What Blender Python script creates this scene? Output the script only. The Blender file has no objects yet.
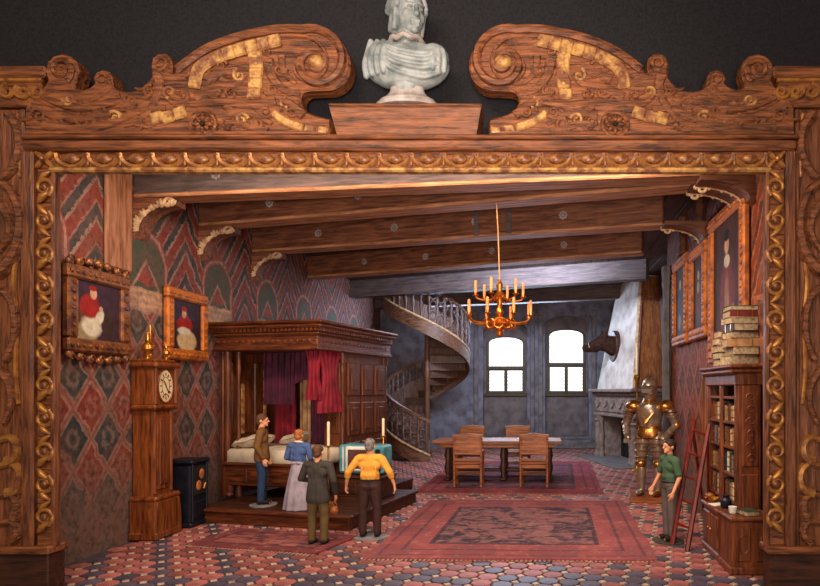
import bpy, bmesh, math, random
from mathutils import Vector, Matrix
random.seed(7)
PI = math.pi
scene = bpy.context.scene
C = bpy.context.collection
# ------------------------------------------------------------------ camera
EYE, FPX, PU, PV = 1.85, 600.0, 540.0, 390.0      # eye height, focal length (px), principal point (px)
cd = bpy.data.cameras.new('camera'); cam = bpy.data.objects.new('camera', cd); C.objects.link(cam)
cam.location = (0, 0, EYE); cam.rotation_euler = (PI/2, 0, 0)
cd.sensor_width = 36; cd.lens = FPX/820*36
cd.shift_x = (410-PU)/820; cd.shift_y = (PV-293)/820
scene.camera = cam
# ------------------------------------------------------------------ world, lights, exposure
w = bpy.data.worlds.new('gallery_air'); scene.world = w; w.use_nodes = True
w.node_tree.nodes['Background'].inputs[0].default_value = (0.9, 0.75, 0.62, 1)
w.node_tree.nodes['Background'].inputs[1].default_value = 0.16
vs = scene.view_settings
vs.view_transform = 'Standard'; vs.look = 'None'; vs.gamma = 1; vs.use_curve_mapping = False
vs.exposure = 0.0
def area(name, loc, target, sx, sy, power, col):
    l = bpy.data.lights.new(name, 'AREA'); l.shape = 'RECTANGLE'; l.size = sx; l.size_y = sy
    l.energy = power; l.color = col
    o = bpy.data.objects.new(name, l); C.objects.link(o); o.location = loc
    o.rotation_euler = (Vector(target)-Vector(loc)).to_track_quat('-Z', 'Y').to_euler()
    return o
area('gallery_and_fill_light', (-2.5, -0.5, 6.2), (-1.2, 5.6, 3.2), 4.0, 1.6, 430, (1.0, 0.82, 0.68))
area('gallery_and_fill_light', (0.4, -1.5, 2.2), (-1.2, 9, 3.2), 2.5, 1.5, 260, (1.0, 0.82, 0.70))  # added low fill near the camera, lifts beam faces and soffits
def spot(name, loc, target, deg, power, col, rad=.3, blend=.8):
    l = bpy.data.lights.new(name, 'SPOT'); l.spot_size = math.radians(deg); l.spot_blend = blend; l.energy = power; l.color = col; l.shadow_soft_size = rad
    o = bpy.data.objects.new(name, l); C.objects.link(o); o.location = loc
    o.rotation_euler = (Vector(target)-Vector(loc)).to_track_quat('-Z', 'Y').to_euler(); return o
spot('beam_fill_spot', (0.2, -1.5, 1.5), (-1.3, 8.0, 3.9), 50, 2300, (1.0, 0.84, 0.72), .5)  # added unseen spot through the opening, brightens the beam fronts
spot('interior_spot', (0.9, 6.05, 4.3), (1.45, 8.0, 0.4), 62, 260, (1.0, 0.80, 0.62), .12)
area('strip_light', (-1.5, 5.92, 4.3), (-1.6, 8.6, 0.6), 5.5, 0.25, 270, (1.0, 0.77, 0.58))
area('table_fill_light', (-1.2, 13.1, 4.5), (-1.2, 13.3, 0), 2.6, 0.3, 85, (1.0, 0.86, 0.80))  # added unseen lamp between two beams, brightens the table end
area('blue_fill_light', (-0.5, 12.35, 4.52), (-0.7, 18.8, 4.3), 2.0, 0.25, 340, (0.62, 0.76, 1.0))  # added lamp hidden behind a beam, turns the rear beam faces blue
area('stairwell_light', (-1.6, 18.5, 3.7), (-1.2, 15.0, 4.6), 4.5, 0.6, 260, (0.60, 0.74, 1.0))

# ------------------------------------------------------------------ projection helpers (directions only; depth from contact)
def P(u, v, Y): return Vector(((u-PU)*Y/FPX, Y, EYE+(PV-v)*Y/FPX))
def G(u, v, z=0.0):                                  # point on a horizontal surface at height z
    Y = FPX*(EYE-z)/(v-PV); return Vector(((u-PU)*Y/FPX, Y, z))

# ------------------------------------------------------------------ mesh builder
class MB:
    def __init__(s): s.v = []; s.f = []; s.uv = None
    def add(s, vs, fs):
        n = len(s.v); s.v += [Vector(p) for p in vs]; s.f += [tuple(i+n for i in f) for f in fs]; return s
    def xf(s, M, start=0):
        for i in range(start, len(s.v)): s.v[i] = M @ s.v[i]
        return s
    def box(s, x0, x1, y0, y1, z0, z1, b=0.0, rz=None, c=None):
        n0 = len(s.v)
        if b <= 0:
            s.add([(x, y, z) for z in (z0, z1) for y in (y0, y1) for x in (x0, x1)],
                  [(0,2,3,1),(4,5,7,6),(0,1,5,4),(2,6,7,3),(0,4,6,2),(1,3,7,5)])
        else:
            b = min(b, (x1-x0)*.45, (y1-y0)*.45, (z1-z0)*.45)
            X = (x0, x1); Yy = (y0, y1); Z = (z0, z1); vv = []; idx = {}
            for i in (0,1):
                for j in (0,1):
                    for k in (0,1):
                        for a in range(3):
                            p = [X[i], Yy[j], Z[k]]; sg = [1-2*i, 1-2*j, 1-2*k]
                            for q in range(3):
                                if q != a: p[q] += sg[q]*b
                            idx[(i,j,k,a)] = len(vv); vv.append(p)
            ff = []
            for a in range(3):
                o1, o2 = [q for q in range(3) if q != a]
                for sd in (0,1):
                    l = []
                    for (m, n) in ((0,0),(1,0),(1,1),(0,1)):
                        t = [0,0,0]; t[a] = sd; t[o1] = m; t[o2] = n; l.append(idx[tuple(t)+(a,)])
                    ff.append(tuple(l))
                for m in (0,1):
                    for n in (0,1):
                        l = []
                        for (sd, ax) in ((0,o1),(1,o1),(1,o2),(0,o2)):
                            t = [0,0,0]; t[a] = sd; t[o1] = m; t[o2] = n; l.append(idx[tuple(t)+(ax,)])
                        ff.append(tuple(l))
            for i in (0,1):
                for j in (0,1):
                    for k in (0,1): ff.append(tuple(idx[(i,j,k,a)] for a in range(3)))
            s.add(vv, ff)
        if rz is not None:
            c = Vector(c or ((x0+x1)/2, (y0+y1)/2, 0))
            s.xf(Matrix.Translation(c) @ Matrix.Rotation(rz, 4, 'Z') @ Matrix.Translation(-c), n0)
        return s
    def cbox(s, c, sz, b=0.0, M=None):
        n0 = len(s.v); x, y, z = sz[0]/2, sz[1]/2, sz[2]/2
        s.box(-x, x, -y, y, -z, z, b)
        s.xf(Matrix.Translation(Vector(c)) @ (M or Matrix.Identity(4)), n0); return s
    def tube(s, pts, r, n=8, closed=False, flat=1.0, up=(0,0,1)):
        pts = [Vector(p) for p in pts]; m = len(pts)
        rs = [r]*m if isinstance(r, (int, float)) else list(r)
        rings = []; prev = None
        for i, p in enumerate(pts):
            if closed: t = pts[(i+1) % m]-pts[i-1]
            else: t = pts[min(i+1, m-1)]-pts[max(i-1, 0)]
            if t.length < 1e-9: t = Vector((0,0,1))
            t.normalize()
            if prev is None:
                a = Vector(up)
                if abs(a.dot(t)) > .95: a = Vector((1,0,0))
                a = (a-t*a.dot(t)).normalized()
            else:
                a = prev-t*prev.dot(t)
                a = a.normalized() if a.length > 1e-6 else Vector((1,0,0))
            prev = a; b = t.cross(a)
            rings.append([p+(a*math.cos(2*PI*k/n)+b*math.sin(2*PI*k/n)*flat)*rs[i] for k in range(n)])
        vs = [q for R_ in rings for q in R_]; fs = []
        for i in range(m if closed else m-1):
            j = (i+1) % m
            for k in range(n): fs.append((i*n+k, i*n+(k+1) % n, j*n+(k+1) % n, j*n+k))
        if not closed: fs.append(tuple(reversed(range(n)))); fs.append(tuple((m-1)*n+k for k in range(n)))
        return s.add(vs, fs)
    def lathe(s, prof, n=16, c=(0,0,0), sx=1.0, sy=1.0, a0=0, mod=None):
        c = Vector(c); vs = []; fs = []; m = len(prof)
        for i, (r, z) in enumerate(prof):
            for k in range(n):
                a = a0+2*PI*k/n; rr = max(r, 1e-4)*(mod(a, z) if mod else 1)
                vs.append(c+Vector((rr*math.cos(a)*sx, rr*math.sin(a)*sy, z)))
        for i in range(m-1):
            for k in range(n): fs.append((i*n+k, i*n+(k+1) % n, (i+1)*n+(k+1) % n, (i+1)*n+k))
        fs.append(tuple(reversed(range(n)))); fs.append(tuple((m-1)*n+k for k in range(n)))
        return s.add(vs, fs)
    def ell(s, c, r, M=None, n=12, m=8):
        if isinstance(r, (int, float)): r = (r, r, r)
        n0 = len(s.v)
        vs = [(0,0,-1)]+[(math.cos(2*PI*k/n)*math.cos(-PI/2+PI*i/m), math.sin(2*PI*k/n)*math.cos(-PI/2+PI*i/m), math.sin(-PI/2+PI*i/m)) for i in range(1, m) for k in range(n)]+[(0,0,1)]
        fs = [(0, 1+(k+1) % n, 1+k) for k in range(n)]
        for i in range(m-2):
            for k in range(n): fs.append((1+i*n+k, 1+i*n+(k+1) % n, 1+(i+1)*n+(k+1) % n, 1+(i+1)*n+k))
        L = len(vs)-1; fs += [(L, L-n+k, L-n+(k+1) % n) for k in range(n)]
        s.add([(x*r[0], y*r[1], z*r[2]) for x, y, z in vs], fs)
        s.xf(Matrix.Translation(Vector(c)) @ (M or Matrix.Identity(4)), n0); return s
    def cap(s, a, b, ra, rb, n=10, flat=1.0, up=(0,1,0)):      # tapered capsule
        a, b = Vector(a), Vector(b); d = (b-a); L = d.length
        d = d.normalized() if L > 1e-6 else Vector((0,0,1))
        pts = []; rs = []
        for i in range(4): t = PI/2*i/4; pts.append(a-d*ra*math.cos(t)); rs.append(max(ra*math.sin(t), ra*.02))
        pts.append(a); rs.append(ra); pts.append(b); rs.append(rb)
        for i in range(1, 5): t = PI/2*i/4; pts.append(b+d*rb*math.sin(t)); rs.append(max(rb*math.cos(t), rb*.02))
        n0 = len(s.v); up = Vector(up)
        if abs(up.dot(d)) > .95: up = Vector((1,0,0))
        A = (up-d*up.dot(d)).normalized(); B = d.cross(A); vs = []; fs = []
        for p, r in zip(pts, rs):
            vs += [p+(A*math.cos(2*PI*k/n)*flat+B*math.sin(2*PI*k/n))*r for k in range(n)]
        for i in range(len(pts)-1):
            for k in range(n): fs.append((i*n+k, i*n+(k+1) % n, (i+1)*n+(k+1) % n, (i+1)*n+k))
        fs.append(tuple(reversed(range(n)))); fs.append(tuple((len(pts)-1)*n+k for k in range(n)))
        return s.add(vs, fs)
    def prism(s, outl, y0, y1, bev=0.0):                        # outline in (x,z), extruded along y (front = y0)
        n = len(outl); ar = sum(outl[i][0]*outl[(i+1) % n][1]-outl[(i+1) % n][0]*outl[i][1] for i in range(n))
        if ar < 0: outl = outl[::-1]
        n0 = len(s.v)
        if bev <= 0:
            s.add([(x, y0, z) for x, z in outl]+[(x, y1, z) for x, z in outl],
                  [tuple(range(n)), tuple(reversed(range(n, 2*n)))]+[(i, i+n, (i+1) % n+n, (i+1) % n) for i in range(n)])
        else:
            ins = []
            for i in range(n):
                a, b, c = Vector(outl[i-1]), Vector(outl[i]), Vector(outl[(i+1) % n])
                e1 = (b-a).normalized() if (b-a).length > 1e-9 else Vector((1,0)); e2 = (c-b).normalized() if (c-b).length > 1e-9 else e1
                nn = Vector((-e1.y-e2.y, e1.x+e2.x)); nn = nn.normalized() if nn.length > 1e-6 else Vector((-e1.y, e1.x))
                ins.append(b+nn*bev)
            s.add([(p.x, y0, p.y) for p in ins]+[(x, y0+bev, z) for x, z in outl]+[(x, y1, z) for x, z in outl],
                  [tuple(range(n)), tuple(reversed(range(2*n, 3*n)))]
                  +[(i, i+n, (i+1) % n+n, (i+1) % n) for i in range(n)]+[(i+n, i+2*n, (i+1) % n+2*n, (i+1) % n+n) for i in range(n)])
        return s
    def quad(s, a, b, c, d): return s.add([a, b, c, d], [(0,1,2,3)])
    def mesh(s, name, mat, smooth=True, ang=35):
        me = bpy.data.meshes.new(name); me.from_pydata([tuple(p) for p in s.v], [], s.f)
        bm = bmesh.new(); bm.from_mesh(me); bmesh.ops.recalc_face_normals(bm, faces=bm.faces)
        bm.to_mesh(me); bm.free()
        if mat is not None: me.materials.append(mat)
        if smooth:
            me.polygons.foreach_set('use_smooth', [True]*len(me.polygons)); me.set_sharp_from_angle(angle=math.radians(ang))
        me.update(); return me

def link(name, me, parent=None):
    o = bpy.data.objects.new(name, me); C.objects.link(o)
    if parent is not None: o.parent = parent
    return o
def tag(o, label, cat, group=None):
    o['label'] = label; o['category'] = cat
    if group: o['group'] = group
    return o
def part(name, mb, mat, parent=None, smooth=True, ang=35, label=None, kind=None):
    o = link(name, mb.mesh(name, mat, smooth, ang), parent)
    if label: o['label'] = label
    if kind: o['kind'] = kind
    return o
def thing(name, label, cat, loc=(0,0,0), rz=0.0, group=None):
    o = bpy.data.objects.new(name, None); o.empty_display_size = .1; C.objects.link(o)
    o.location = loc; o.rotation_euler = (0, 0, rz)
    return tag(o, label, cat, group)
def struct(name, mb, mat, smooth=False):
    o = part(name, mb, mat, None, smooth); o['kind'] = 'structure'; return o
def dup(o, parent, loc=None, rot=None, scale=None):
    c = o.copy(); C.objects.link(c); c.parent = parent
    if loc is not None: c.location = loc
    if rot is not None: c.rotation_euler = rot
    if scale is not None: c.scale = scale
    return c
def copy_tree(o, parent=None):
    c = o.copy(); C.objects.link(c); c.parent = parent
    for ch in list(o.children): copy_tree(ch, c)
    return c
def base_at(mb, loc, rz=0):                         # world -> local of a thing at loc, rz
    return mb.xf((Matrix.Translation(Vector(loc)) @ Matrix.Rotation(rz, 4, 'Z')).inverted())
def blob(mb, voxel, mat, name='body', smooth=4, cuts=()):    # union of closed shapes grown into one continuous skin
    me = mb.mesh('tmp', None, False); o = link('tmp', me)
    m = o.modifiers.new('r', 'REMESH'); m.mode = 'VOXEL'; m.voxel_size = voxel
    if smooth:
        q = o.modifiers.new('s', 'SMOOTH'); q.factor = .5; q.iterations = smooth
    dg = bpy.context.evaluated_depsgraph_get()
    r = bpy.data.meshes.new_from_object(o.evaluated_get(dg)); r.name = name
    bpy.data.objects.remove(o); bpy.data.meshes.remove(me)
    if cuts:
        bm = bmesh.new(); bm.from_mesh(r)
        for co, no in cuts:                         # removes the side the normal points to, caps the cut
            g = bm.verts[:]+bm.edges[:]+bm.faces[:]
            res = bmesh.ops.bisect_plane(bm, geom=g, plane_co=co, plane_no=no, clear_outer=True)
            ed = [e for e in res['geom_cut'] if isinstance(e, bmesh.types.BMEdge)]
            if ed: bmesh.ops.triangle_fill(bm, use_beauty=True, edges=ed)
        bm.to_mesh(r); bm.free()
    r.materials.clear(); r.materials.append(mat)
    r.polygons.foreach_set('use_smooth', [True]*len(r.polygons)); r.set_sharp_from_angle(angle=math.radians(60)); r.update()
    return r

# ------------------------------------------------------------------ node maths
class E:
    def __init__(s, nt, k): s.nt = nt; s.k = k
    def op(s, o, *a):
        n = s.nt.nodes.new('ShaderNodeMath'); n.operation = o
        for i, x in enumerate((s,)+a):
            if isinstance(x, E): s.nt.links.new(x.k, n.inputs[i])
            else: n.inputs[i].default_value = x
        return E(s.nt, n.outputs[0])
    def __add__(s, b): return s.op('ADD', b)
    __radd__ = __add__
    def __sub__(s, b): return s.op('SUBTRACT', b)
    def __rsub__(s, b): return (s*-1)+b
    def __mul__(s, b): return s.op('MULTIPLY', b)
    __rmul__ = __mul__
    def __truediv__(s, b): return s.op('DIVIDE', b)
    def fract(s): return s.op('FRACT')
    def floor(s): return s.op('FLOOR')
    def abs(s): return s.op('ABSOLUTE')
    def mn(s, b): return s.op('MINIMUM', b)
    def mx(s, b): return s.op('MAXIMUM', b)
    def gt(s, b): return s.op('GREATER_THAN', b)
    def lt(s, b): return s.op('LESS_THAN', b)
    def sqrt(s): return s.op('SQRT')
    def sin(s): return s.op('SINE')
    def mod(s, b): return s.op('FLOORED_MODULO', b)
def srgb(r, g, b):
    f = lambda c: (c/255/12.92 if c <= 10 else ((c/255+.055)/1.055)**2.4)
    return (f(r), f(g), f(b), 1)
def mixc(nt, a, b, fac, mode='MIX'):
    n = nt.nodes.new('ShaderNodeMix'); n.data_type = 'RGBA'; n.blend_type = mode
    for sck, x in ((n.inputs[6], a), (n.inputs[7], b)):
        if isinstance(x, tuple): sck.default_value = x
        else: nt.links.new(x, sck)
    if isinstance(fac, E): nt.links.new(fac.k, n.inputs[0])
    else: n.inputs[0].default_value = fac
    return n.outputs[2]
def new_mat(name, rough=.6, metal=0.0, spec=.4):
    m = bpy.data.materials.new(name); m.use_nodes = True; nt = m.node_tree
    b = nt.nodes['Principled BSDF']; b.inputs['Roughness'].default_value = rough; b.inputs['Metallic'].default_value = metal
    b.inputs['Specular IOR Level'].default_value = spec
    return m, nt, b
def coord(nt, kind='Object', scale=(1,1,1), loc=(0,0,0), rot=(0,0,0)):
    t = nt.nodes.new('ShaderNodeTexCoord'); mp = nt.nodes.new('ShaderNodeMapping')
    mp.inputs['Scale'].default_value = scale; mp.inputs['Location'].default_value = loc; mp.inputs['Rotation'].default_value = rot
    nt.links.new(t.outputs[kind], mp.inputs['Vector']); return mp.outputs[0]
def noise(nt, vec, sc, det=3, rough=.55, dist=0):
    n = nt.nodes.new('ShaderNodeTexNoise'); n.inputs['Scale'].default_value = sc; n.inputs['Detail'].default_value = det
    n.inputs['Roughness'].default_value = rough; n.inputs['Distortion'].default_value = dist
    nt.links.new(vec, n.inputs['Vector']); return E(nt, n.outputs[0])
def maprange(nt, e, a, b, c=0., d=1.):
    n = nt.nodes.new('ShaderNodeMapRange'); nt.links.new(e.k, n.inputs[0])
    for i, x in enumerate((a, b, c, d)): n.inputs[i+1].default_value = x
    return E(nt, n.outputs[0])
def bump(nt, b, e, st=.4, dist=.02):
    n = nt.nodes.new('ShaderNodeBump'); n.inputs['Strength'].default_value = st; n.inputs['Distance'].default_value = dist
    nt.links.new(e.k, n.inputs['Height']); nt.links.new(n.outputs[0], b.inputs['Normal'])
def objvar(nt, col, amt=.25):
    """small brightness change from object to object"""
    oi = nt.nodes.new('ShaderNodeObjectInfo'); r = E(nt, oi.outputs['Random'])
    h = nt.nodes.new('ShaderNodeHueSaturation'); nt.links.new(col, h.inputs['Color'])
    nt.links.new((r*(2*amt)+(1-amt)).k, h.inputs['Value']); return h.outputs[0]
def wood(name, dark, light, axis=0, sc=3.0, rough=.5, bmp=.35, var=0.0, spec=.35):
    m, nt, b = new_mat(name, rough, 0, spec)
    s = [9, 9, 9]; s[axis] = 1.0
    v = coord(nt, 'Object', tuple(s))
    n1 = noise(nt, v, sc, 5, .65, .6); n2 = noise(nt, coord(nt, 'Object', (1,1,1)), 2.2, 3)
    c = mixc(nt, dark, light, maprange(nt, n1, .35, .68))
    c = mixc(nt, c, dark, maprange(nt, n2, .55, .8, 0, .55))
    if var: c = objvar(nt, c, var)
    nt.links.new(c, b.inputs['Base Color']); bump(nt, b, n1, bmp, .02); return m
def plain(name, c1, c2=None, rough=.6, metal=0.0, sc=6., bmp=.15, spec=.4, var=0.0, dist=.01):
    m, nt, b = new_mat(name, rough, metal, spec)
    n1 = noise(nt, coord(nt), sc, 4)
    c = mixc(nt, c1, c2 or tuple(x*.6 for x in c1[:3])+(1,), maprange(nt, n1, .4, .7))
    if var: c = objvar(nt, c, var)
    nt.links.new(c, b.inputs['Base Color'])
    if bmp: bump(nt, b, n1, bmp, dist)
    return m
def gilt(name, g1, g2, br, lo=.45, hi=.62, sc=9, metal=.75, rough=.38):
    """gold leaf worn through to brown wood"""
    m, nt, b = new_mat(name, rough, metal, .5)
    n1 = noise(nt, coord(nt), sc, 5, .6); n2 = noise(nt, coord(nt, 'Object', (1,1,1), (3,1,2)), sc*2.2, 3)
    g = mixc(nt, g1, g2, n2); f = maprange(nt, n1, lo, hi)
    nt.links.new(mixc(nt, g, br, f), b.inputs['Base Color'])
    nt.links.new((metal-f*metal).k, b.inputs['Metallic']); bump(nt, b, n2, .3, .01); return m
def emit(name, col, st):
    m = bpy.data.materials.new(name); m.use_nodes = True; nt = m.node_tree
    b = nt.nodes['Principled BSDF']; b.inputs['Base Color'].default_value = col
    b.inputs['Emission Color'].default_value = col; b.inputs['Emission Strength'].default_value = st; return m

M = {}
M['frame'] = wood('frame_oak', srgb(58, 28, 13), srgb(150, 88, 50), 0, 2.6, .45, .7)
M['frame_v'] = wood('frame_oak_upright', srgb(58, 28, 13), srgb(142, 82, 46), 2, 2.6, .45, .7)
M['carve'] = wood('carved_oak', srgb(54, 26, 12), srgb(152, 88, 48), 0, 3.4, .42, 1.0)
M['gold'] = gilt('worn_gilding', srgb(206, 146, 72), srgb(150, 88, 38), srgb(98, 50, 24), .42, .62, 9, .55, .42)
M['gold_pale'] = gilt('pale_gilding', srgb(206, 164, 94), srgb(172, 116, 56), srgb(112, 62, 32), .40, .58, 10, .3, .55)
M['brass'] = plain('brass', srgb(222, 160, 66), srgb(150, 88, 28), .3, .9, 12, .1)
M['beam'] = wood('old_beam_wood', srgb(70, 36, 24), srgb(138, 84, 56), 0, 2.0, .65, .5)
M['beam_grey'] = wood('painted_grey_beam', srgb(60, 50, 50), srgb(104, 84, 80), 0, 2.0, .7, .4)
M['beam_lit'] = wood('lit_beam_underside', srgb(120, 72, 44), srgb(196, 138, 98), 0, 2.2, .6, .3)
M['plank'] = wood('ceiling_plank', srgb(52, 34, 28), srgb(90, 62, 50), 1, 1.4, .7, .4, .2)
M['bedwood'] = wood('bed_walnut', srgb(48, 20, 11), srgb(112, 58, 30), 2, 2.6, .4, .35)
M['bedwood_h'] = wood('bed_walnut_long', srgb(48, 20, 11), srgb(116, 60, 32), 0, 2.6, .4, .35)
M['clockwood'] = wood('clock_oak', srgb(72, 30, 12), srgb(148, 80, 36), 2, 2.6, .38, .3)
M['darkwood'] = wood('dark_wood', srgb(34, 16, 10), srgb(80, 42, 26), 0, 2.2, .45, .35)
M['chairwood'] = wood('chair_oak', srgb(96, 46, 18), srgb(168, 96, 44), 0, 2.8, .4, .3)
M['casewood'] = wood('bookcase_oak', srgb(62, 27, 13), srgb(134, 70, 34), 2, 2.6, .42, .4)
M['redwood'] = wood('ladder_red_wood', srgb(62, 14, 10), srgb(122, 36, 26), 2, 3, .4, .2)
M['iron'] = plain('blackened_iron', srgb(30, 30, 42), srgb(18, 18, 26), .45, .3, 8, .1)
M['stone'] = plain('grey_stone', srgb(110, 104, 104), srgb(78, 72, 74), .8, 0, 5, .4)
M['cream'] = plain('cream_plaster_carving', srgb(196, 164, 124), srgb(132, 96, 68), .7, 0, 12, .3)
M['black'] = plain('soot_black', srgb(24, 18, 18), srgb(14, 10, 10), .8)
# ================================================================== fresco materials
def fresco(name, red, slate, line, y0=7.69, per=1.72, dado=True):
    m, nt, b = new_mat(name, .75, 0, .25)
    v = coord(nt)
    wn = noise(nt, v, 5, 2); sp = nt.nodes.new('ShaderNodeSeparateXYZ'); nt.links.new(v, sp.inputs[0])
    y = E(nt, sp.outputs[1])+(wn-.5)*.11; z = E(nt, sp.outputs[2])+(wn-.5)*.13
    grime = noise(nt, v, 3.1, 5, .65); fine = noise(nt, v, 16, 4, .65)
    # lower wall: lozenges
    p = (y-6.75)/.52; q = (z-1.65)/.70
    a = p+q+.5; d = p-q+.5
    fa = a.fract(); fb = d.fract()
    e = (fa.mn(1-fa)).mn(fb.mn(1-fb))
    par = (a.floor()+d.floor()).mod(2.0)
    redv = mixc(nt, red, tuple(x*.55 for x in red[:3])+(1,), fine)
    slv = mixc(nt, slate, tuple(x*.5 for x in slate[:3])+(1,), fine)
    c = mixc(nt, redv, slv, par)
    motif = ((fa-.5)*(fa-.5)+(fb-.5)*(fb-.5)).sqrt()
    c = mixc(nt, c, line, maprange(nt, (motif-.2).abs()+(fine-.5)*.3, .10, .0, 0, .35))
    c = mixc(nt, c, line, e.lt(.105)*.55)
    c = mixc(nt, c, red, e.lt(.035)*.7)
    # upper wall: chevrons with painted arches
    t = (((y-y0)/per+.5).fract()-.5)*per; ta = t.abs()
    ch = ((z-ta*1.35+(fine-.5)*.16)/.47).fract()
    up = mixc(nt, redv, slv, ch.gt(.62)); up = mixc(nt, up, line, ((ch-.62).abs().lt(.07))*.7)
    up = mixc(nt, up, line, ((ch-.05).abs().lt(.05))*.45)
    r = (t*t+((z-3.45).mx(0.0))*((z-3.45).mx(0.0))).sqrt()
    up = mixc(nt, up, red, r.lt(.46)*.9); up = mixc(nt, up, line, (r-.41).abs().lt(.022)*.75)
    green = mixc(nt, srgb(46, 56, 48), srgb(92, 92, 74), fine)
    up = mixc(nt, up, green, r.lt(.36))
    tri = ((z-3.2)*1.6+ta*2.2).lt(.45)*(z.gt(3.2))
    up = mixc(nt, up, red, tri*r.lt(.33)); up = mixc(nt, up, line, ((((z-3.2)*1.6+ta*2.2)-.47).abs().lt(.05))*r.lt(.33)*.8)
    band = mixc(nt, line, srgb(196, 150, 112), (((z-2.85)/.09).fract()).gt(.55))
    up = mixc(nt, up, band, z.lt(3.14)*ta.lt(.40))
    hi = z.gt(2.86)
    c = mixc(nt, c, up, hi)
    c = mixc(nt, c, line, ((z-2.87).abs().lt(.03))*.6)
    # worn dado with rubbed-off paint
    if dado:
        c = mixc(nt, c, srgb(104, 84, 76), maprange(nt, z+(grime-.5)*1.4, 1.15, .45, 0, .82))
    c = mixc(nt, c, srgb(108, 78, 66), maprange(nt, grime, .40, .72, 0, .75))
    c = mixc(nt, c, srgb(44, 32, 30), maprange(nt, fine, .48, .72, 0, .7))
    nt.links.new(c, b.inputs['Base Color']); bump(nt, b, fine, .35, .02); return m
M['fresco_l'] = fresco('painted_left_wall', srgb(142, 62, 52), srgb(62, 66, 70), srgb(168, 134, 118))
M['fresco_r'] = fresco('painted_right_wall', srgb(160, 72, 44), srgb(116, 58, 40), srgb(190, 122, 84), 7.3, 1.9)
M['backplaster'] = plain('grey_blue_plaster', srgb(112, 112, 126), srgb(74, 68, 74), .8, 0, 3.2, .5)
M['backpanel'] = plain('brown_grey_plaster', srgb(108, 98, 98), srgb(70, 62, 64), .8, 0, 3.2, .5)
M['gallery'] = plain('dark_gallery_cloth', srgb(38, 37, 40), srgb(30, 29, 31), .95, 0, 40, .2, .1)

XL, XR, XA, YB, YF, ZC = -5.05, 2.40, 3.0, 19.0, 5.45, 4.75
# ================================================================== setting: gallery wall, floor, walls, ceiling
struct('wall_gallery', MB().box(-9, 7, 5.72, 5.78, 4.12, 9).box(-9, -4.78, 5.72, 5.78, -.12, 4.12).box(2.26, 7, 5.72, 5.78, -.12, 4.12), M['gallery'])
fl = struct('floor', MB().box(XL, XA, 5.25, YB+.4, -.12, -.012), plain('floor_grout', srgb(74, 62, 66), srgb(52, 46, 54), .8))
M['tile'] = plain('red_floor_tile', srgb(158, 92, 86), srgb(112, 64, 64), .5, 0, 5, .1, .35, .28)
M['tile_b'] = plain('slate_floor_tile', srgb(84, 74, 88), srgb(58, 52, 66), .45, 0, 5, .1, .4, .25)
M['inset'] = plain('cream_floor_inset', srgb(190, 164, 140), srgb(140, 112, 96), .5, 0, 7, .1)
PT = .205; HT = PT*.46; CT = .055
oct_ = [(-HT+CT, -HT), (HT-CT, -HT), (HT, -HT+CT), (HT, HT-CT), (HT-CT, HT), (-HT+CT, HT), (-HT, HT-CT), (-HT, -HT+CT)]
def tile_geo(mb, cx, cy, ang, ol, z0=-.012, z1=0.0):
    ca, sa = math.cos(ang), math.sin(ang); n = len(ol)
    pts = [(cx+x*ca-y*sa, cy+x*sa+y*ca) for x, y in ol]; ins = [(cx+(x*ca-y*sa)*.94, cy+(x*sa+y*ca)*.94) for x, y in ol]
    mb.add([(x, y, z0) for x, y in pts]+[(x, y, z1-.003) for x, y in pts]+[(x, y, z1) for x, y in ins],
           [tuple(range(2*n, 3*n))]+[(i, (i+1) % n, (i+1) % n+n, i+n) for i in range(n)]+[(i+n, (i+1) % n+n, (i+1) % n+2*n, i+2*n) for i in range(n)])
ANG = math.radians(-13)
tm = MB(); tile_geo(tm, 0, 0, 0, oct_); me_r = tm.mesh('tile', M['tile'], False); me_b = tm.mesh('tile', M['tile_b'], False)
near = []; far_r = MB(); far_b = MB(); dots = MB(); HD = CT*.72
dot_ = [(-HD, 0), (0, -HD), (HD, 0), (0, HD)]
ca, sa = math.cos(ANG), math.sin(ANG); lat = []
for i in range(-60, 60):
    for j in range(-10, 90):
        x = -1.3+(i*ca-j*sa)*PT; y = 5.3+(i*sa+j*ca)*PT
        if XL+.1 < x < XA-.1 and 5.38 < y < YB-.1 and not (x > XR-.1 and y < 11.2): lat.append((y, x, i, j))
lat.sort()
cnt = 0
for y, x, i, j in lat:
    blue = (i+j) % 4 == 0 or (y < 5.95 and random.random() < .75)
    u = PU+x*FPX/y
    if cnt < 300 and 40 < u < 790 and y > 5.5:
        o = link('tile', me_b if blue else me_r, fl); o.location = (x, y, random.uniform(0, .003)); o.rotation_euler = (0, 0, ANG); cnt += 1
    else: tile_geo(far_b if blue else far_r, x, y, ANG, oct_)
    hx = x+(ca*.5-sa*.5)*PT; hy = y+(sa*.5+ca*.5)*PT
    if XL+.1 < hx < XA-.1 and hy < YB-.1: tile_geo(dots, hx, hy, ANG, dot_, -.012, .001)
part('tile', far_r, M['tile'], fl, False, kind='stuff'); part('tile', far_b, M['tile_b'], fl, False, kind='stuff')
part('tile_inset', dots, M['inset'], fl, False, kind='stuff')

struct('wall_left', MB().box(XL-.2, XL, 5.79, YB, -.12, 5.0), M['fresco_l'])
struct('wall_right', MB().box(XR, XR+.8, 5.79, 11.3, -.12, 5.0), M['fresco_r'])
struct('wall_right_alcove', MB().box(XA, XA+.2, 11.3, YB, -.12, 5.0), M['backpanel'])
ce = struct('ceiling', MB().box(XL, XA, 5.8, YB+.4, ZC+.06, ZC+.2), M['plank'])
for k in range(22):
    x0 = XL+.02+k*.365; part('plank', MB().box(x0, x0+.35, 5.8, YB-.02, ZC, ZC+.07, .01), M['plank'], ce)

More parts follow.
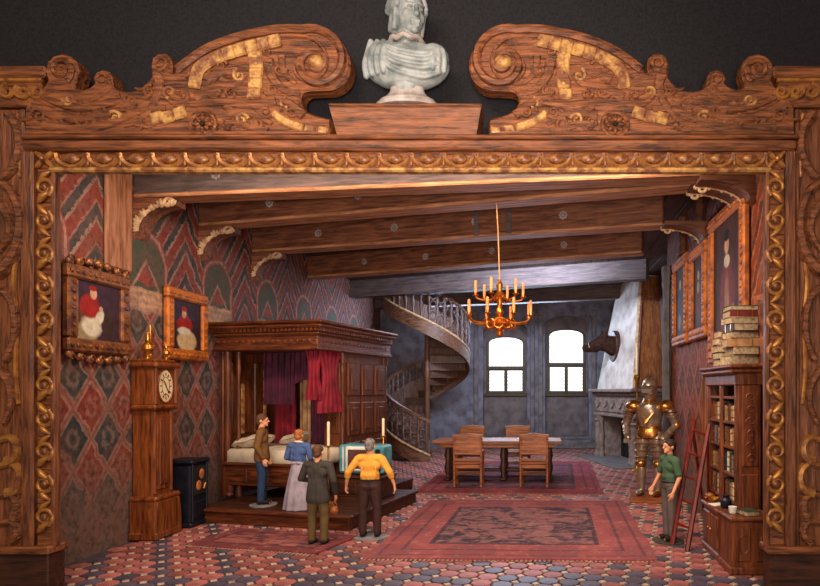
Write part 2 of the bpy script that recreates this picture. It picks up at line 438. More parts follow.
# back wall with two arched niches
WX = [(-1.80, -.41, 3.70, .32), (.16, 1.54, 3.88, .34)]        # niche x0, x1, spring height, rise
NB, ND = .36, .38                                              # niche sill height, niche depth
def arch(x0, x1, zs, rise, n=14):
    xc, hw = (x0+x1)/2, (x1-x0)/2
    return [(xc+hw*math.cos(PI*k/n), zs+rise*math.sin(PI*k/n)**.8) for k in range(n+1)]   # right -> left
def wall_with_holes(y, xa, xb, za, zb, holes, mb):
    xs = xa
    for x0, x1, z0, zs, rise in holes:
        mb.quad((xs, y, za), (x0, y, za), (x0, y, zb), (xs, y, zb)); mb.quad((x0, y, za), (x1, y, za), (x1, y, z0), (x0, y, z0))
        a = arch(x0, x1, zs, rise)
        for p, q in zip(a, a[1:]): mb.quad((p[0], y, p[1]), (p[0], y, zb), (q[0], y, zb), (q[0], y, q[1]))
        xs = x1
    mb.quad((xs, y, za), (xb, y, za), (xb, y, zb), (xs, y, zb))
def reveal(y0, y1, x0, x1, z0, zs, rise, mb):
    o = [(x0, z0), (x1, z0)]+arch(x0, x1, zs, rise)
    for p, q in zip(o, o[1:]+o[:1]): mb.quad((p[0], y0, p[1]), (q[0], y0, q[1]), (q[0], y1, q[1]), (p[0], y1, p[1]))
bw = MB(); wall_with_holes(YB, XL, XA, -.12, 5.0, [(a, b, NB, zs, r) for a, b, zs, r in WX], bw)
for a, b, zs, r in WX: reveal(YB, YB+ND, a, b, NB, zs, r, bw)
wins = [(a+.05, b-.05, 1.70, zs-.36 if i == 0 else zs-.30, .24) for i, (a, b, zs, r) in enumerate(WX)]
wback = struct('wall_back', bw, M['backplaster'])
rb = MB()
for (a, b, zs, r), wn in zip(WX, wins):
    wall_with_holes(YB+ND, a-.02, b+.02, NB-.02, zs+r+.05, [wn], rb); reveal(YB+ND, YB+ND+.25, *wn, rb)
part('niche_panel', rb, M['backpanel'], wback, False)
part('outer_face', MB().box(XL-.2, XA+.2, YB+.8, YB+.9, -.12, 5.0), M['backplaster'], wback, False)
for x in (-2.02, -.24, .02, 1.70):                              # flat stone pilasters beside the niches
    part('pilaster', MB().box(x-.07, x+.07, YB-.09, YB+.01, 0, 4.3, .02).box(x-.1, x+.1, YB-.12, YB+.01, 0, .3, .02).box(x-.1, x+.1, YB-.12, YB+.01, 4.2, 4.36, .02), M['stone'], wback)
for a, b, zs, r in WX:
    part('sill', MB().box(a-.02, b+.02, YB-.05, YB+.3, NB-.06, NB+.02, .01), M['stone'], wback)
t = struct('baseboard_back', MB().box(-2.6, 2.0, YB-.07, YB+.0, 0, .22, .015), M['stone'])
# windows
M['winframe'] = wood('window_frame_wood', srgb(30, 20, 10), srgb(74, 50, 22), 2, 3, .5, .2)
def pane_mat(name, tint):
    m, nt, b = new_mat(name, .3)
    v = coord(nt); n1 = noise(nt, v, 3, 2); n2 = noise(nt, v, 11, 2)
    c = mixc(nt, (1, .97, .90, 1), tint, maprange(nt, n1, .42, .75, 0, .8)); c = mixc(nt, c, (1, .80, .50, 1), maprange(nt, n2, .5, .85, 0, .5))
    nt.links.new(c, b.inputs['Base Color']); nt.links.new(c, b.inputs['Emission Color']); b.inputs['Emission Strength'].default_value = WINST
    return m
WINST = 1.5
M['pane1'] = pane_mat('bright_window_pane', (.95, .92, 1, 1)); M['pane2'] = pane_mat('bright_leaded_pane', (.66, .86, .62, 1))
M['lead'] = plain('window_lead', srgb(120, 112, 96), srgb(90, 84, 72), .6)
def ring_prism(mb, outer, inner, y0, y1):
    n = len(outer)
    for i in range(n):
        j = (i+1) % n; o0, o1, i0, i1 = outer[i], outer[j], inner[i], inner[j]
        f = lambda p, y: (p[0], y, p[1])
        mb.quad(f(o0, y0), f(o1, y0), f(i1, y0), f(i0, y0)); mb.quad(f(o0, y1), f(o1, y1), f(i1, y1), f(i0, y1))
        mb.quad(f(i0, y0), f(i1, y0), f(i1, y1), f(i0, y1)); mb.quad(f(o0, y0), f(o1, y0), f(o1, y1), f(o0, y1))
for wi, wn in enumerate(wins):
    x0, x1, z0, zs, rise = wn; y = YB+ND+.06; fw = .10
    outer = [(x0, z0), (x1, z0)]+arch(x0, x1, zs, rise); inner = [(x0+fw, z0+fw), (x1-fw, z0+fw)]+arch(x0+fw, x1-fw, zs, rise-fw*.3)
    mb = MB(); ring_prism(mb, outer, inner, y-.05, y+.07)
    W = struct('window_%d' % (wi+1), mb, M['winframe'])
    zt = z0+(zs+rise-z0)*.46; xm = (x0+x1)/2
    part('transom', MB().box(x0+.02, x1-.02, y-.07, y+.06, zt-.055, zt+.055, .012), M['winframe'], W)
    part('mullion', MB().box(xm-.055, xm+.055, y-.06, y+.06, z0+.05, zt, .012), M['winframe'], W)
    part('window_sill', MB().box(x0-.03, x1+.03, y-.16, y+.06, z0-.05, z0+.04, .012), M['winframe'], W)
    ol = [(x0+.05, zt), (x1-.05, zt)]+arch(x0+.06, x1-.06, zs, rise)
    part('pane', MB().prism(ol, y+.03, y+.045), M['pane1'], W, False)
    for k, (pa, pb) in enumerate(((x0+.06, xm), (xm, x1-.06))):
        pn = part('pane', MB().box(pa, pb, y+.03, y+.045, z0+.06, zt), M['pane2' if wi else 'pane1'], W, False)
        sh = .035; part('casement', MB().box(pa+.02, pa+.02+sh, y-.03, y+.03, z0+.09, zt-.05).box(pb-.02-sh, pb-.02, y-.03, y+.03, z0+.09, zt-.05)
             .box(pa+.02, pb-.02, y-.03, y+.03, z0+.08, z0+.12).box(pa+.02, pb-.02, y-.03, y+.03, zt-.09, zt-.05), M['winframe'], W)
        lb = MB(); wdt = pb-pa-.12; hgt = zt-z0-.2; st = .115                           # diamond leading
        for q in range(-12, 24):
            for sg in (1, -1):
                c0 = q*st; pts = []
                for s_ in range(0, 41):
                    xx = wdt*s_/40; zz = c0+sg*xx*1.3
                    if 0 <= zz <= hgt: pts.append((pa+.06+xx, y+.018, z0+.1+zz))
                if len(pts) > 2: lb.tube([pts[0], pts[-1]], .006, 4)
        part('lead_lattice', lb, M['lead'], pn, False)
    lb = MB()
    for q in range(1, 9):
        xx = x0+.06+(x1-x0-.12)*q/9; zz = zs+rise*max(0, 1-((xx-xm)/((x1-x0)/2))**2)**.45-.06; lb.tube([(xx, y+.02, zt+.05), (xx, y+.02, zz)], .004, 4)
    for q in range(1, 8): lb.tube([(x0+.08, y+.02, zt+.05+q*.13), (x1-.08, y+.02, zt+.05+q*.13)], .004, 4) if zt+.05+q*.13 < zs else None
    part('lead_lattice', lb, M['lead'], W, False)

# ================================================================== ceiling beams (each runs skewed from wall to wall)
def LW(u, v):                                                   # point on the left wall
    s = (PU-u)/-XL; return FPX/s, EYE+(PV-v)/s
beams = [  # left Y, right Y at x=1.75, soffit z, colour of face, label
    (7.44, 6.66, 4.235, 'beam_grey', 'grey-painted ceiling beam with pale underside right behind the carved frame'),
    (8.86, 7.10, 4.27, 'beam', 'brown ceiling beam with round rosettes carrying the chandelier rope'),
    (10.5, 8.75, 4.26, 'beam', 'reddish ceiling beam with pale lower edge behind the chandelier rope'),
    (13.0, 10.6, 4.28, 'beam', 'dark brown ceiling beam between the reddish beam and the blue-lit beam'),
    (15.9, 13.2, 4.30, 'beam_grey', 'dark grey ceiling beam over the oak table'),
    (18.3, 16.2, 4.34, 'beam_grey', 'blue-lit grey ceiling beam closest to the arched windows')]
M['rosette'] = plain('pale_painted_rosette', srgb(150, 140, 136), srgb(110, 96, 92), .7)
XBR = 1.80
for bi, (yl, yr, z, mt, lab) in enumerate(beams):
    a = Vector((XL, yl, 0)); b = Vector((XBR if bi < 4 else (2.35 if bi == 4 else 2.5), yr, 0)); d = b-a; L = d.length; rz = math.atan2(d.y, d.x)
    T = thing('ceiling_beam', lab, 'beam', (a.x, a.y, z), rz, 'beams across the ceiling')
    part('beam_body', MB().box(0, L, 0, .30, .03, ZC-z, .02), M[mt], T)
    part('beam_soffit', MB().box(.005, L-.005, -.012, .30, 0, .05, .015), M['beam_lit' if bi < 4 else mt], T)  # front beams: light on the underside is put into the paler colour
    for f in (.16, .36, .56, .76) if bi < 4 else ():
        rs = MB(); x = L*f+.1*bi
        if x > L-.3: continue
        for k in range(8): rs.ell((x+.05*math.cos(k*PI/4), -.002, .25+.05*math.sin(k*PI/4)), (.022, .012, .022), None, 6, 4)
        rs.ell((x, -.004, .25), (.025, .016, .025), None, 6, 4)
        part('rosette', rs, M['rosette'], T)
    if bi == 2:
        for x in (L*.585, L*.66): part('iron_strap', MB().box(x, x+.09, -.02, .0, .02, ZC-z-.05, .004), M['beam_grey'], T)
# corbels under the beams on both walls
def corbel(loc, rz, sc, matb, label, grp, sz=1.0):
    T = thing('corbel', label, 'corbel', loc, rz, grp)
    ol = [(0, 0), (.62*sc, 0), (.62*sc, -.10*sz)]+[(.62*sc-.55*sc*math.sin(PI/2*k/7), -.10*sz-.42*sz*(1-math.cos(PI/2*k/7))) for k in range(1, 8)]+[(0, -.62*sz)]
    mb = MB().prism(ol, -.13, .13, .012); part('bracket', mb, M[matb], T)
    rr = random.Random(int(abs(loc[1])*100)); cv = [(.60*sc-.53*sc*math.sin(f), -.11*sz-.42*sz*(1-math.cos(f))) for f in [k/16*PI/2 for k in range(17)]]
    part('curved_rim', MB().tube([(x, -.13, z_+.012) for x, z_ in cv], .022, 6), M['cream'], T)
    for k in range(0, 17, 3):
        x, z_ = cv[k]; nx, nz = cv[min(k+1, 16)][0]-cv[max(k-1, 0)][0], cv[min(k+1, 16)][1]-cv[max(k-1, 0)][1]; L_ = math.hypot(nx, nz); q_ = rr.uniform(.8, 1.2)*(1.0 if sz > .6 else .7)
        px_, pz_ = x-nz/L_*.02, z_+nx/L_*.02; a_ = math.atan2(-nx, nz)+rr.uniform(-.3, .3); lf_ = MB()
        for d_ in (-.55, 0, .55): lf_.ell((px_+.045*q_*math.cos(a_+d_), -.14+.01*abs(d_), pz_+.045*q_*math.sin(a_+d_)), (.05*q_, .022, .022*q_), Matrix.Rotation(-(a_+d_), 4, 'Y'), 8, 5)
        part('scalloped_leaf', lf_, M['cream'], T)
    part('scroll', MB().tube([(.54*sc+.08*math.cos(t)*(1-t/9), -.13, -.07+.07*math.sin(t)*(1-t/9)) for t in [k*.5 for k in range(14)]], .02, 6), M['cream'], T)
for bi in range(3):
    yl, yr, z = beams[bi][:3]
    corbel((XL, yl+.12, z), 0, .82, 'beam', ['cream scalloped corbel under the grey beam above the picture of the seated man', 'cream scalloped corbel on left wall under the beam with rosettes', 'cream scalloped corbel on left wall under the reddish beam'][bi], 'corbels on the left wall', .8)
    corbel((XR, yr+.12-.1*bi, z), PI, 1.0, 'beam', ['cream scrolled corbel above the tall gilt picture', 'cream scrolled corbel above the pair of narrow gilt pictures', 'scrolled corbel on right wall under the reddish beam'][bi], 'corbels on the right wall', .5)
# timber posts and stone pilaster of the right wall
for (y, w_) in ((8.95, .16), (10.0, .16)):
    o = part('wall_post', MB().box(XR-.09, XR+.02, y-w_/2, y+w_/2, 4.16, ZC-.02, .02).box(XR-.12, XR+.02, y-w_/2-.03, y+w_/2+.03, 4.09, 4.18, .02), M['beam'], None)
    tag(o, 'brown upright timber on the right wall %s' % ('above the pair of narrow gilt pictures' if y < 9.5 else 'beside the grey stone pilaster'), 'post', 'uprights on the right wall')
T = thing('stone_pilaster', 'weathered grey stone half column between chimney hood and gilt pictures', 'column', (XR-.085, 10.98, 0))
part('shaft', MB().lathe([(.075, .3), (.07, 1.2), (.065, 2.4), (.06, 3.7)], 14, (0, 0, 0), 1, 2.6), M['stone'], T)
part('plinth', MB().box(-.09, .08, -.22, .22, 0, .3, .02), M['stone'], T)
part('capital', MB().lathe([(.06, 3.68), (.08, 3.8), (.07, 3.86), (.082, 4.0), (.082, 4.1)], 14, (0, 0, 0), 1, 2.6), M['stone'], T)
o = part('wall_post', MB().box(XL+.002, XL+.06, 6.92, 7.36, 3.28, ZC-.02, .02), wood('worn_pale_post', srgb(110, 66, 44), srgb(178, 122, 88), 2, 2.2, .65, .3), None)
tag(o, 'tan worn timber on the left wall above the picture of the seated person', 'post')

# ================================================================== carved frame around the opening
YFR = 5.35; SF = FPX/YFR
def F(u, v): return ((u-PU)/SF, EYE+(PV-v)/SF)
def mir(u): return 819-u
FR = thing('carved_proscenium', 'huge carved and gilded oak frame with scrolled pediment around the whole room', 'frame', (0, YFR+.05, 0))
def strip(u0, u1, v0, v1, y0, y1, b=.012):
    (xa, zb), (xb, za) = F(u0, v0), F(u1, v1); return MB().box(min(xa, xb), max(xa, xb), y0, y1, min(za, zb), max(za, zb), b)
# architrave: plain outer band, hollow bed for the gilding, inner lip
part('lintel_band', strip(22, 797, 139, 150, -.06, .12, .02), M['frame'], FR)
part('lintel_fillet', strip(22, 797, 135.5, 139.5, -.085, .12, .012), M['frame'], FR)
part('lintel_bed', strip(33, 786, 149, 168, 0, .05, .006), M['carve'], FR)
part('lintel_lip', strip(46, 773, 166, 171, -.04, .05, .014), M['gold_pale'], FR)
for mm in (False, True):
    g = (lambda a, b: (mir(b), mir(a))) if mm else (lambda a, b: (a, b))
    part('stile_band', strip(*g(22, 33), 150, 548, -.06, .12, .02), M['frame_v'], FR)
    part('stile_fillet', strip(*g(18, 22), 107, 548, -.03, .12, .012), M['frame_v'], FR)
    part('stile_bed', strip(*g(32, 50), 166, 548, 0, .05, .006), M['carve'], FR)
    part('stile_lip', strip(*g(48, 52.5), 170, 548, -.03, .05, .012), M['frame_v'], FR)
    part('frame_foot', strip(*g(-14, 52), 546, 554, -.09, .15, .012), M['frame'], FR)
    pl = strip(*g(-14, 48), 554, 640, -.05, .15, .012); part('plinth', pl, M['darkwood'], FR)
# gilded egg-and-arch moulding
U = 1/SF
eg = MB()
eg.tube([(15.5*U*math.cos(t), -.012, 6*U-13.5*U*math.sin(t)) for t in [PI*k/8 for k in range(9)]], .022, 5)
eg.ell((0, -.008, 1*U), (8*U, .035, 5.5*U), None, 8, 6)
eg.cap((16.5*U, -.01, 4*U), (16.5*U, -.012, -5*U), .028, .012, 6)
me_egg = eg.mesh('gilt_egg', M['gold'], True, 60)
n_e = 22
for k in range(n_e):
    o = link('gilt_egg', me_egg, FR); x, z = F(52+(768-52)*(k+.5)/n_e, 158); o.location = (x, 0, z)
lf = MB()
sp = [(9*U*math.cos(t)*(1-t/11), -.015, 9*U*math.sin(t)*(1-t/11)) for t in [k*.6-1 for k in range(14)]]
lf.tube(sp, [.026-.0012*k for k in range(14)], 8)
lf.tube([(-7*U, -.01, -16*U), (-1*U, -.03, -10*U), (6*U, -.01, -4*U)], [.012, .034, .012], 8)
lf.ell((1*U, -.02, 0), (4*U, .03, 4*U), None, 7, 5)
lf.tube([(6*U, -.01, 16*U), (1*U, -.025, 12*U), (-6*U, -.01, 7*U)], [.012, .026, .010], 8)
me_leaf = lf.mesh('gilt_leaf', M['gold'], True, 60)
for mm in (False, True):
    for k in range(11):
        o = link('gilt_leaf', me_leaf, FR); x, z = F(mir(41) if mm else 41, 186+33.2*k); o.location = (x, 0, z)
        o.scale = (-1 if mm else 1, 1, 1 if k % 2 == 0 else -1)
for u_, k in ((41, 1), (mir(41), -1)):
    x, z = F(u_, 158); mb = MB()
    for q in range(4): a = PI/4+q*PI/2; mb.ell((x+7*U*math.cos(a), -.01, z+6*U*math.sin(a)), (7*U, .03, 3*U), Matrix.Rotation(-a, 4, 'Y'), 8, 5)
    mb.ell((x, -.03, z), (3*U, .03, 3*U), None, 8, 5); part('gilt_corner_leaf', mb, M['gold'], FR)

def spiral(cu, cv, r0, r1, a0, turns, n=40, cw=1):
    out = []
    for k in range(n+1):
        f = k/n; a = a0+cw*f*turns*2*PI; r = r0*(r1/r0)**f; out.append((cu+r*math.cos(a), cv-r*math.sin(a)))
    return out
def smooth_path(pts, n=6):
    out = []
    for i in range(len(pts)-1):
        p0, p1, p2, p3 = pts[max(i-1, 0)], pts[i], pts[i+1], pts[min(i+2, len(pts)-1)]
        for k in range(n):
            t = k/n
            out.append(tuple(.5*((2*p1[d])+(-p0[d]+p2[d])*t+(2*p0[d]-5*p1[d]+4*p2[d]-p3[d])*t*t+(-p0[d]+3*p1[d]-3*p2[d]+p3[d])*t**3) for d in range(len(p1))))
    return out+[tuple(pts[-1])]
def pediment(mm):
    mu = mir if mm else (lambda a: a)
    def L(pts): return [F(mu(u), v) for u, v in pts]
    def T3(pts, y): return [(x, y, z) for x, z in L(pts)]
    prof = [(24, 137), (24, 108), (30, 97), (42, 88)]
    prof += [(61+17*math.cos(a), 70-17*math.sin(a)) for a in [math.radians(d) for d in (215, 185, 150, 120, 90, 60, 30, 0, -30)]]
    prof += smooth_path([(74, 87), (82, 89), (90, 86), (94, 82)], 3)
    prof += [(102+10*math.cos(a), 79-10*math.sin(a)) for a in [math.radians(d) for d in (170, 130, 90, 50, 10, -15)]]
    prof += smooth_path([(113, 87), (126, 91), (140, 88), (151, 76)], 3)
    prof += [(161+11*math.cos(a), 63-11*math.sin(a)) for a in [math.radians(d) for d in (190, 150, 110, 70, 30, -10)]]
    prof += smooth_path([(171, 72), (174, 72), (178, 65), (205, 45), (239, 32), (275, 25), (298, 24), (321, 29), (341, 42), (350, 60), (347, 78), (334, 88.5), (318, 90), (304, 92), (300.5, 102), (308, 112), (330, 119)], 5)
    prof += [(331, 137)]
    nm = 'pediment_scroll'
    PB = part(nm, MB().prism(L(prof), -.05, .1, .018), M['carve'], FR, True, 40)
    def rel(name, pts, r, y=-.055, n=6, mat='carve', fl=1.0, sm=5):
        pts = smooth_path(pts, sm) if sm else pts
        if isinstance(r, tuple):
            m_ = len(pts); rr = [(r[0]+(r[1]-r[0])*k/(m_-1))*U for k in range(m_)]
        else: rr = r*U
        part(name, MB().tube(T3(pts, y), rr, n, flat=fl), M[mat], PB)
    # raised outer rail rolling into the volute
    rail = smooth_path([(178, 70), (206, 50), (240, 37), (275, 30), (298, 29)], 5)[:-1]+spiral(316, 63, 36, 5, math.radians(112), -1.9, 60)
    part('volute_rail', MB().tube(T3(rail, -.05), [(4.6 if k < 40 else 4.6-2.0*(k-40)/(len(rail)-40))*U for k in range(len(rail))], 7), M['frame'], PB)
    rel('volute_groove_ridge', smooth_path([(186, 78), (210, 58), (243, 45), (276, 38)], 4)+spiral(306, 66, 30, 10, math.radians(100), -.85, 24), 2.0, -.052, 6, 'carve', 1, 0)
    part('volute_eye', MB().ell((F(mu(316), 63)[0], -.06, F(316, 63)[1]), (9*U, .06, 7*U), None, 12, 8), M['gold_pale'], PB)
    # gilded scale bands
    band = smooth_path([(195, 86), (199, 70), (213, 60), (235, 52), (258, 46), (280, 41)], 2)
    for k, (p, q) in enumerate(zip(band[:-1], band[1:])):
        c = ((p[0]+q[0])/2, (p[1]+q[1])/2); a = math.atan2(-(q[1]-p[1]), (q[0]-p[0])*(-1 if mm else 1)); x, z = F(mu(c[0]), c[1])
        part('gilt_scale', MB().cbox((x, -.058-.0012*k, z), (13*U, .03, 13*U), .012, Matrix.Rotation(-a, 4, 'Y')).ell((x, -.073, z), (2.5*U, .008, 2.5*U), None, 6, 4), M['gold_pale'], PB)
    for k in range(5):
        x, z = F(mu(255+1.5*math.sin(k)), 54+10*k); part('gilt_scale', MB().cbox((x, -.054-.0006*k, z), (14*U, .03, 11*U), .012).ell((x, -.073, z), (2.5*U, .008, 2.5*U), None, 6, 4), M['gold_pale'], PB)
    gs = smooth_path([(274, 114), (286, 122), (303, 128), (329, 131.5)], 2)
    for k, (p, q) in enumerate(zip(gs[:-1], gs[1:])):
        a = math.atan2(-(q[1]-p[1]), (q[0]-p[0])*(-1 if mm else 1)); x, z = F(mu((p[0]+q[0])/2), (p[1]+q[1])/2)
        part('gilt_scale', MB().cbox((x, -.053-.0012*k, z), (11*U, .03, 8*U), .012, Matrix.Rotation(-a, 4, 'Y')), M['gold_pale'], PB)
    for k, (u_, v_) in enumerate(((157, 118), (168, 117), (180, 113))):
        x, z = F(mu(u_), v_); part('gilt_scale', MB().cbox((x, -.053-.0012*k, z), (13*U, .03, 12*U), .012, Matrix.Rotation(-.3 if not mm else .3, 4, 'Y')), M['gold_pale'], PB)
    # rosette ring
    x, z = F(mu(204), 125); rg = MB().tube([(x+12.5*U*math.cos(t), -.06, z+12.5*U*math.sin(t)) for t in [2*PI*k/24 for k in range(24)]], 2.6*U, 7, True)
    RO = part('rosette', rg, M['carve'], PB)
    pt = MB()
    for k in range(8): a = k*PI/4; pt.ell((x+6.3*U*math.cos(a), -.06, z+6.3*U*math.sin(a)), (4.2*U, .03, 2.6*U), Matrix.Rotation(-a, 4, 'Y'), 8, 5)
    part('petals', pt, M['carve'], RO); part('rosette_heart', MB().ell((x, -.075, z), 2.4*U, None, 8, 6), M['black'], RO)
    # carved leaves, ribs and curls
    rel('carved_curl', spiral(61, 70, 13, 4, math.radians(-60), 1.4, 26), (3.4, 2.0), -.05, 7, 'carve', 1, 0)
    rel('carved_curl', spiral(102, 79, 7, 2.5, math.radians(-80), 1.2, 18), (2.8, 1.6), -.05, 6, 'carve', 1, 0)
    rel('carved_curl', spiral(161, 63, 8, 3, math.radians(-100), 1.2, 18), (3, 1.8), -.05, 6, 'carve', 1, 0)
    for pts, r in ([[(36, 92), (50, 100), (74, 108), (100, 106), (122, 98)], (1.5, 3.2)], [[(34, 104), (60, 116), (92, 118), (124, 108), (150, 96)], (3.4, 1.4)],
                   [[(44, 126), (80, 130), (110, 124), (140, 112), (166, 108)], (3.4, 1.6)], [[(70, 96), (88, 100), (104, 92), (110, 86)], (1.2, 3.0)],
                   [[(124, 126), (140, 120), (154, 104), (160, 86), (158, 76)], (1.6, 3.4)], [[(166, 96), (176, 104), (196, 104), (222, 102), (250, 106), (276, 100)], (1.4, 3.4)],
                   [[(196, 98), (216, 88), (236, 84), (246, 74)], (3.6, 1.6)], [[(208, 80), (224, 72), (238, 68)], (3.4, 1.4)], [[(268, 60), (272, 76), (284, 90), (300, 94)], (3.6, 1.6)],
                   [[(264, 90), (280, 98), (292, 106), (304, 116)], (1.6, 3.2)], [[(222, 116), (240, 112), (258, 116), (272, 124)], (2.8, 1.5)], [[(220, 130), (236, 122), (252, 128), (268, 132)], (1.5, 2.8)],
                   [[(226, 106), (238, 118), (232, 130)], (2.6, 1.2)], [[(248, 108), (256, 120), (250, 132)], (2.6, 1.2)], [[(46, 112), (56, 120), (54, 132)], (3, 1.2)], [[(84, 104), (96, 112), (92, 128)], (3, 1.2)],
                   [[(122, 100), (130, 110), (124, 122)], (3, 1.2)], [[(282, 56), (284, 72), (296, 84)], (2.6, 1.2)]):
        rel('carved_leaf', pts, (r[0]*1.75, r[1]*1.75), -.05, 8, 'carve', .55)
    rc = random.Random(11)
    for (u_, v_, r_, g_) in ((40, 116, 8, 0), (58, 124, 7, 0), (70, 100, 7, 1), (84, 122, 8, 0), (100, 112, 8, 0), (116, 118, 7, 1), (132, 102, 8, 0), (138, 124, 6, 0), (150, 92, 7, 0), (170, 92, 7, 1), (184, 96, 6, 0),
                             (216, 92, 8, 0), (232, 94, 7, 0), (240, 76, 7, 1), (222, 66, 6, 0), (228, 122, 7, 0), (242, 120, 7, 1), (256, 124, 7, 0), (266, 112, 7, 0), (272, 90, 7, 0), (286, 104, 6, 1), (280, 70, 7, 0), (268, 52, 6, 0), (292, 112, 6, 0)):
        sp_ = spiral(u_, v_, r_, r_*.25, rc.uniform(0, 6), rc.choice((1.3, -1.3)), 18)
        rel('gilt_curl' if g_ else 'carved_curl', sp_, (r_*.34, r_*.16), -.052, 6, 'gold_pale' if g_ else 'carve', 1, 0)
        a_ = rc.uniform(0, 6.28); dx, dy = math.cos(a_)*r_*1.7, math.sin(a_)*r_*.9
        rel('carved_leaf', [(u_+dx*.5, v_+dy*.5), (u_+dx, v_+dy+1.5), (u_+dx*1.6, v_+dy*1.1)], (3.4, 1.0), -.05, 6, 'carve', .7, 4)
    rel('base_bead', [(26, 133.5), (120, 133.5), (240, 133.5), (328, 133.5)], 2.2, -.055, 6, 'frame', 1, 1)
    # end cornice block and side scroll
    g = (lambda a, b: (mir(b), mir(a))) if mm else (lambda a, b: (a, b))
    CB = part('cornice_block', strip(*g(-14, 46), 66, 78, -.07, .15, .02), M['frame'], FR)
    part('cornice_frieze', strip(*g(-14, 40), 77, 106, -.04, .15, .012), M['carve'], CB)
    for k in range(3):
        sp_ = spiral(8+15*k, 92, 8, 2, math.radians(90+40*k), 1.5, 22)
        part('gilt_curl', MB().tube(T3(sp_, -.05), [(2.6-.05*i)*U for i in range(len(sp_))], 6), M['gold'], CB)
    part('gilt_bead_row', MB().tube(T3([(-12, 80), (42, 80)], -.045), 2.2*U, 6), M['gold'], CB)
    SB = part('side_board', strip(*g(-14, 18), 106, 548, 0, .12, .012), M['frame_v'], FR)
    for pts, r, mt in ([[(6, 112), (15, 128), (16, 150), (8, 168), (0, 176)], (6, 4), 'carve'], [[(-6, 180), (8, 190), (17, 214), (16, 240), (6, 262), (-8, 272)], (4, 8), 'carve'],
                       [[(-6, 200), (4, 214), (6, 232), (-4, 250)], (6, 3), 'carve'], [[(-8, 285), (6, 296), (12, 318), (10, 342), (2, 360)], (5, 4), 'carve'],
                       [[(14, 250), (10, 280), (13, 320), (12, 370), (15, 404)], (2.6, 2.2), 'gold'], [[(14, 112), (17, 140), (16, 176)], (1.8, 1.6), 'gold'],
                       [[(-8, 366), (4, 380), (8, 402), (0, 424)], (5, 3), 'carve'], [[(-8, 442), (6, 438), (14, 446), (12, 458), (4, 462)], (3, 6), 'gold'],
                       [[(-8, 468), (8, 464), (17, 474), (14, 490), (4, 494)], (3, 6), 'gold'], [[(-8, 498), (6, 494), (14, 504), (10, 520)], (3, 6), 'carve'], [[(-8, 526), (8, 522), (14, 534), (6, 544)], (3, 5), 'carve']):
        rel_p = smooth_path(pts, 5); m_ = len(rel_p)
        part('gilt_scroll' if mt == 'gold' else 'carved_scroll', MB().tube(T3(rel_p, -.01), [(r[0]+(r[1]-r[0])*k/(m_-1))*U for k in range(m_)], 7), M[mt], SB)
pediment(False); pediment(True)
# plinth block for the bust
def blk(a, b, v0, v1, y0, y1):
    (x0, z1), (x1, z0) = F(a, v0), F(b, v1); return MB().box(x0, x1, y0, y1, z0, z1, .012)
(xa, z1), (xb, _) = F(330, 106), F(482, 106); (xc, z0), (xd, _) = F(337, 136), F(476, 136)
bb = MB(); bb.add([(xa, -.15, z1), (xb, -.15, z1), (xd, -.1, z0), (xc, -.1, z0), (xa, .14, z1), (xb, .14, z1), (xd, .14, z0), (xc, .14, z0)],
                  [(0,3,2,1),(4,5,6,7),(0,1,5,4),(1,2,6,5),(2,3,7,6),(3,0,4,7)])
part('bust_shelf', bb.xf(Matrix.Translation((0, .06, 0))), M['frame'], FR)
part('shelf_lip', blk(330, 482, 105.6, 109, -.105, .14), M['frame'], FR)

# ================================================================== marble bust
M['bust'] = plain('veined_grey_marble', srgb(150, 154, 152), srgb(88, 98, 98), .5, 0, 7, .2, .4)
M['bust_w'] = plain('pinkish_marble', srgb(170, 158, 152), srgb(118, 106, 100), .45, 0, 10, .2, .5)
bx, bz = F(406, 105.6)
BU = thing('marble_bust', 'grey marble bust of a draped person with head turned, on the frame shelf', 'bust', (bx, YFR+.05, bz+.002))
part('socle', MB().lathe([(.28, 0), (.28, .03), (.25, .04), (.25, .06), (.20, .09), (.16, .13), (.15, .17), (.17, .20)], 20, (0, 0, 0), 1, .5), M['bust_w'], BU)
TA, TBb, TC, TZ = .385, .165, .215, .37
b = MB(); b.ell((0, 0, TZ), (TA, TBb, TC), None, 20, 14); b.ell((0, -.01, .30), (.28, .15, .15)); b.ell((-.23, 0, .43), (.15, .13, .15)); b.ell((.24, 0, .43), (.14, .13, .14)); b.cap((0, .02, .2), (0, .02, .3), .13, .17)
b.cap((0, .02, .52), (.015, -.0, .70), .13, .105)
def tsurf(x, z): q = 1-(x/TA)**2-((z-TZ)/TC)**2; return (x, -TBb*math.sqrt(max(q, .03)), z)
for k in range(4):                                             # folds crossing the chest
    z0_ = .23+.062*k; pts = smooth_path([tsurf(-.24+.01*k, z0_+.17), tsurf(-.12, z0_+.06), tsurf(.02, z0_+.01), tsurf(.18, z0_+.0), tsurf(.30-.01*k, z0_+.05)], 4)
    for p_, q_ in zip(pts, pts[1:]): b.cap(p_, q_, .022, .022, 8)
for k in range(4):                                             # folds over the shoulder
    x = -.36+.06*k; pts = smooth_path([tsurf(x, .27), tsurf(x-.008, .36), tsurf(x+.01, .47), (x+.045, -.05, .565)], 4)
    for p_, q_ in zip(pts, pts[1:]): b.cap(p_, q_, .027, .027, 8)
for k in range(3):
    x = .25+.045*k; pts = smooth_path([tsurf(x, .30), tsurf(x+.008, .40), (x-.01, -.07, .52-.02*k)], 4)
    for p_, q_ in zip(pts, pts[1:]): b.cap(p_, q_, .022, .022, 8)
head = Vector((.03, -.03, .815)); RH = Matrix.Rotation(math.radians(34), 4, 'Z') @ Matrix.Rotation(math.radians(10), 4, 'X')
def hp(x, y, z): return head+(RH @ Vector((x, y, z)))
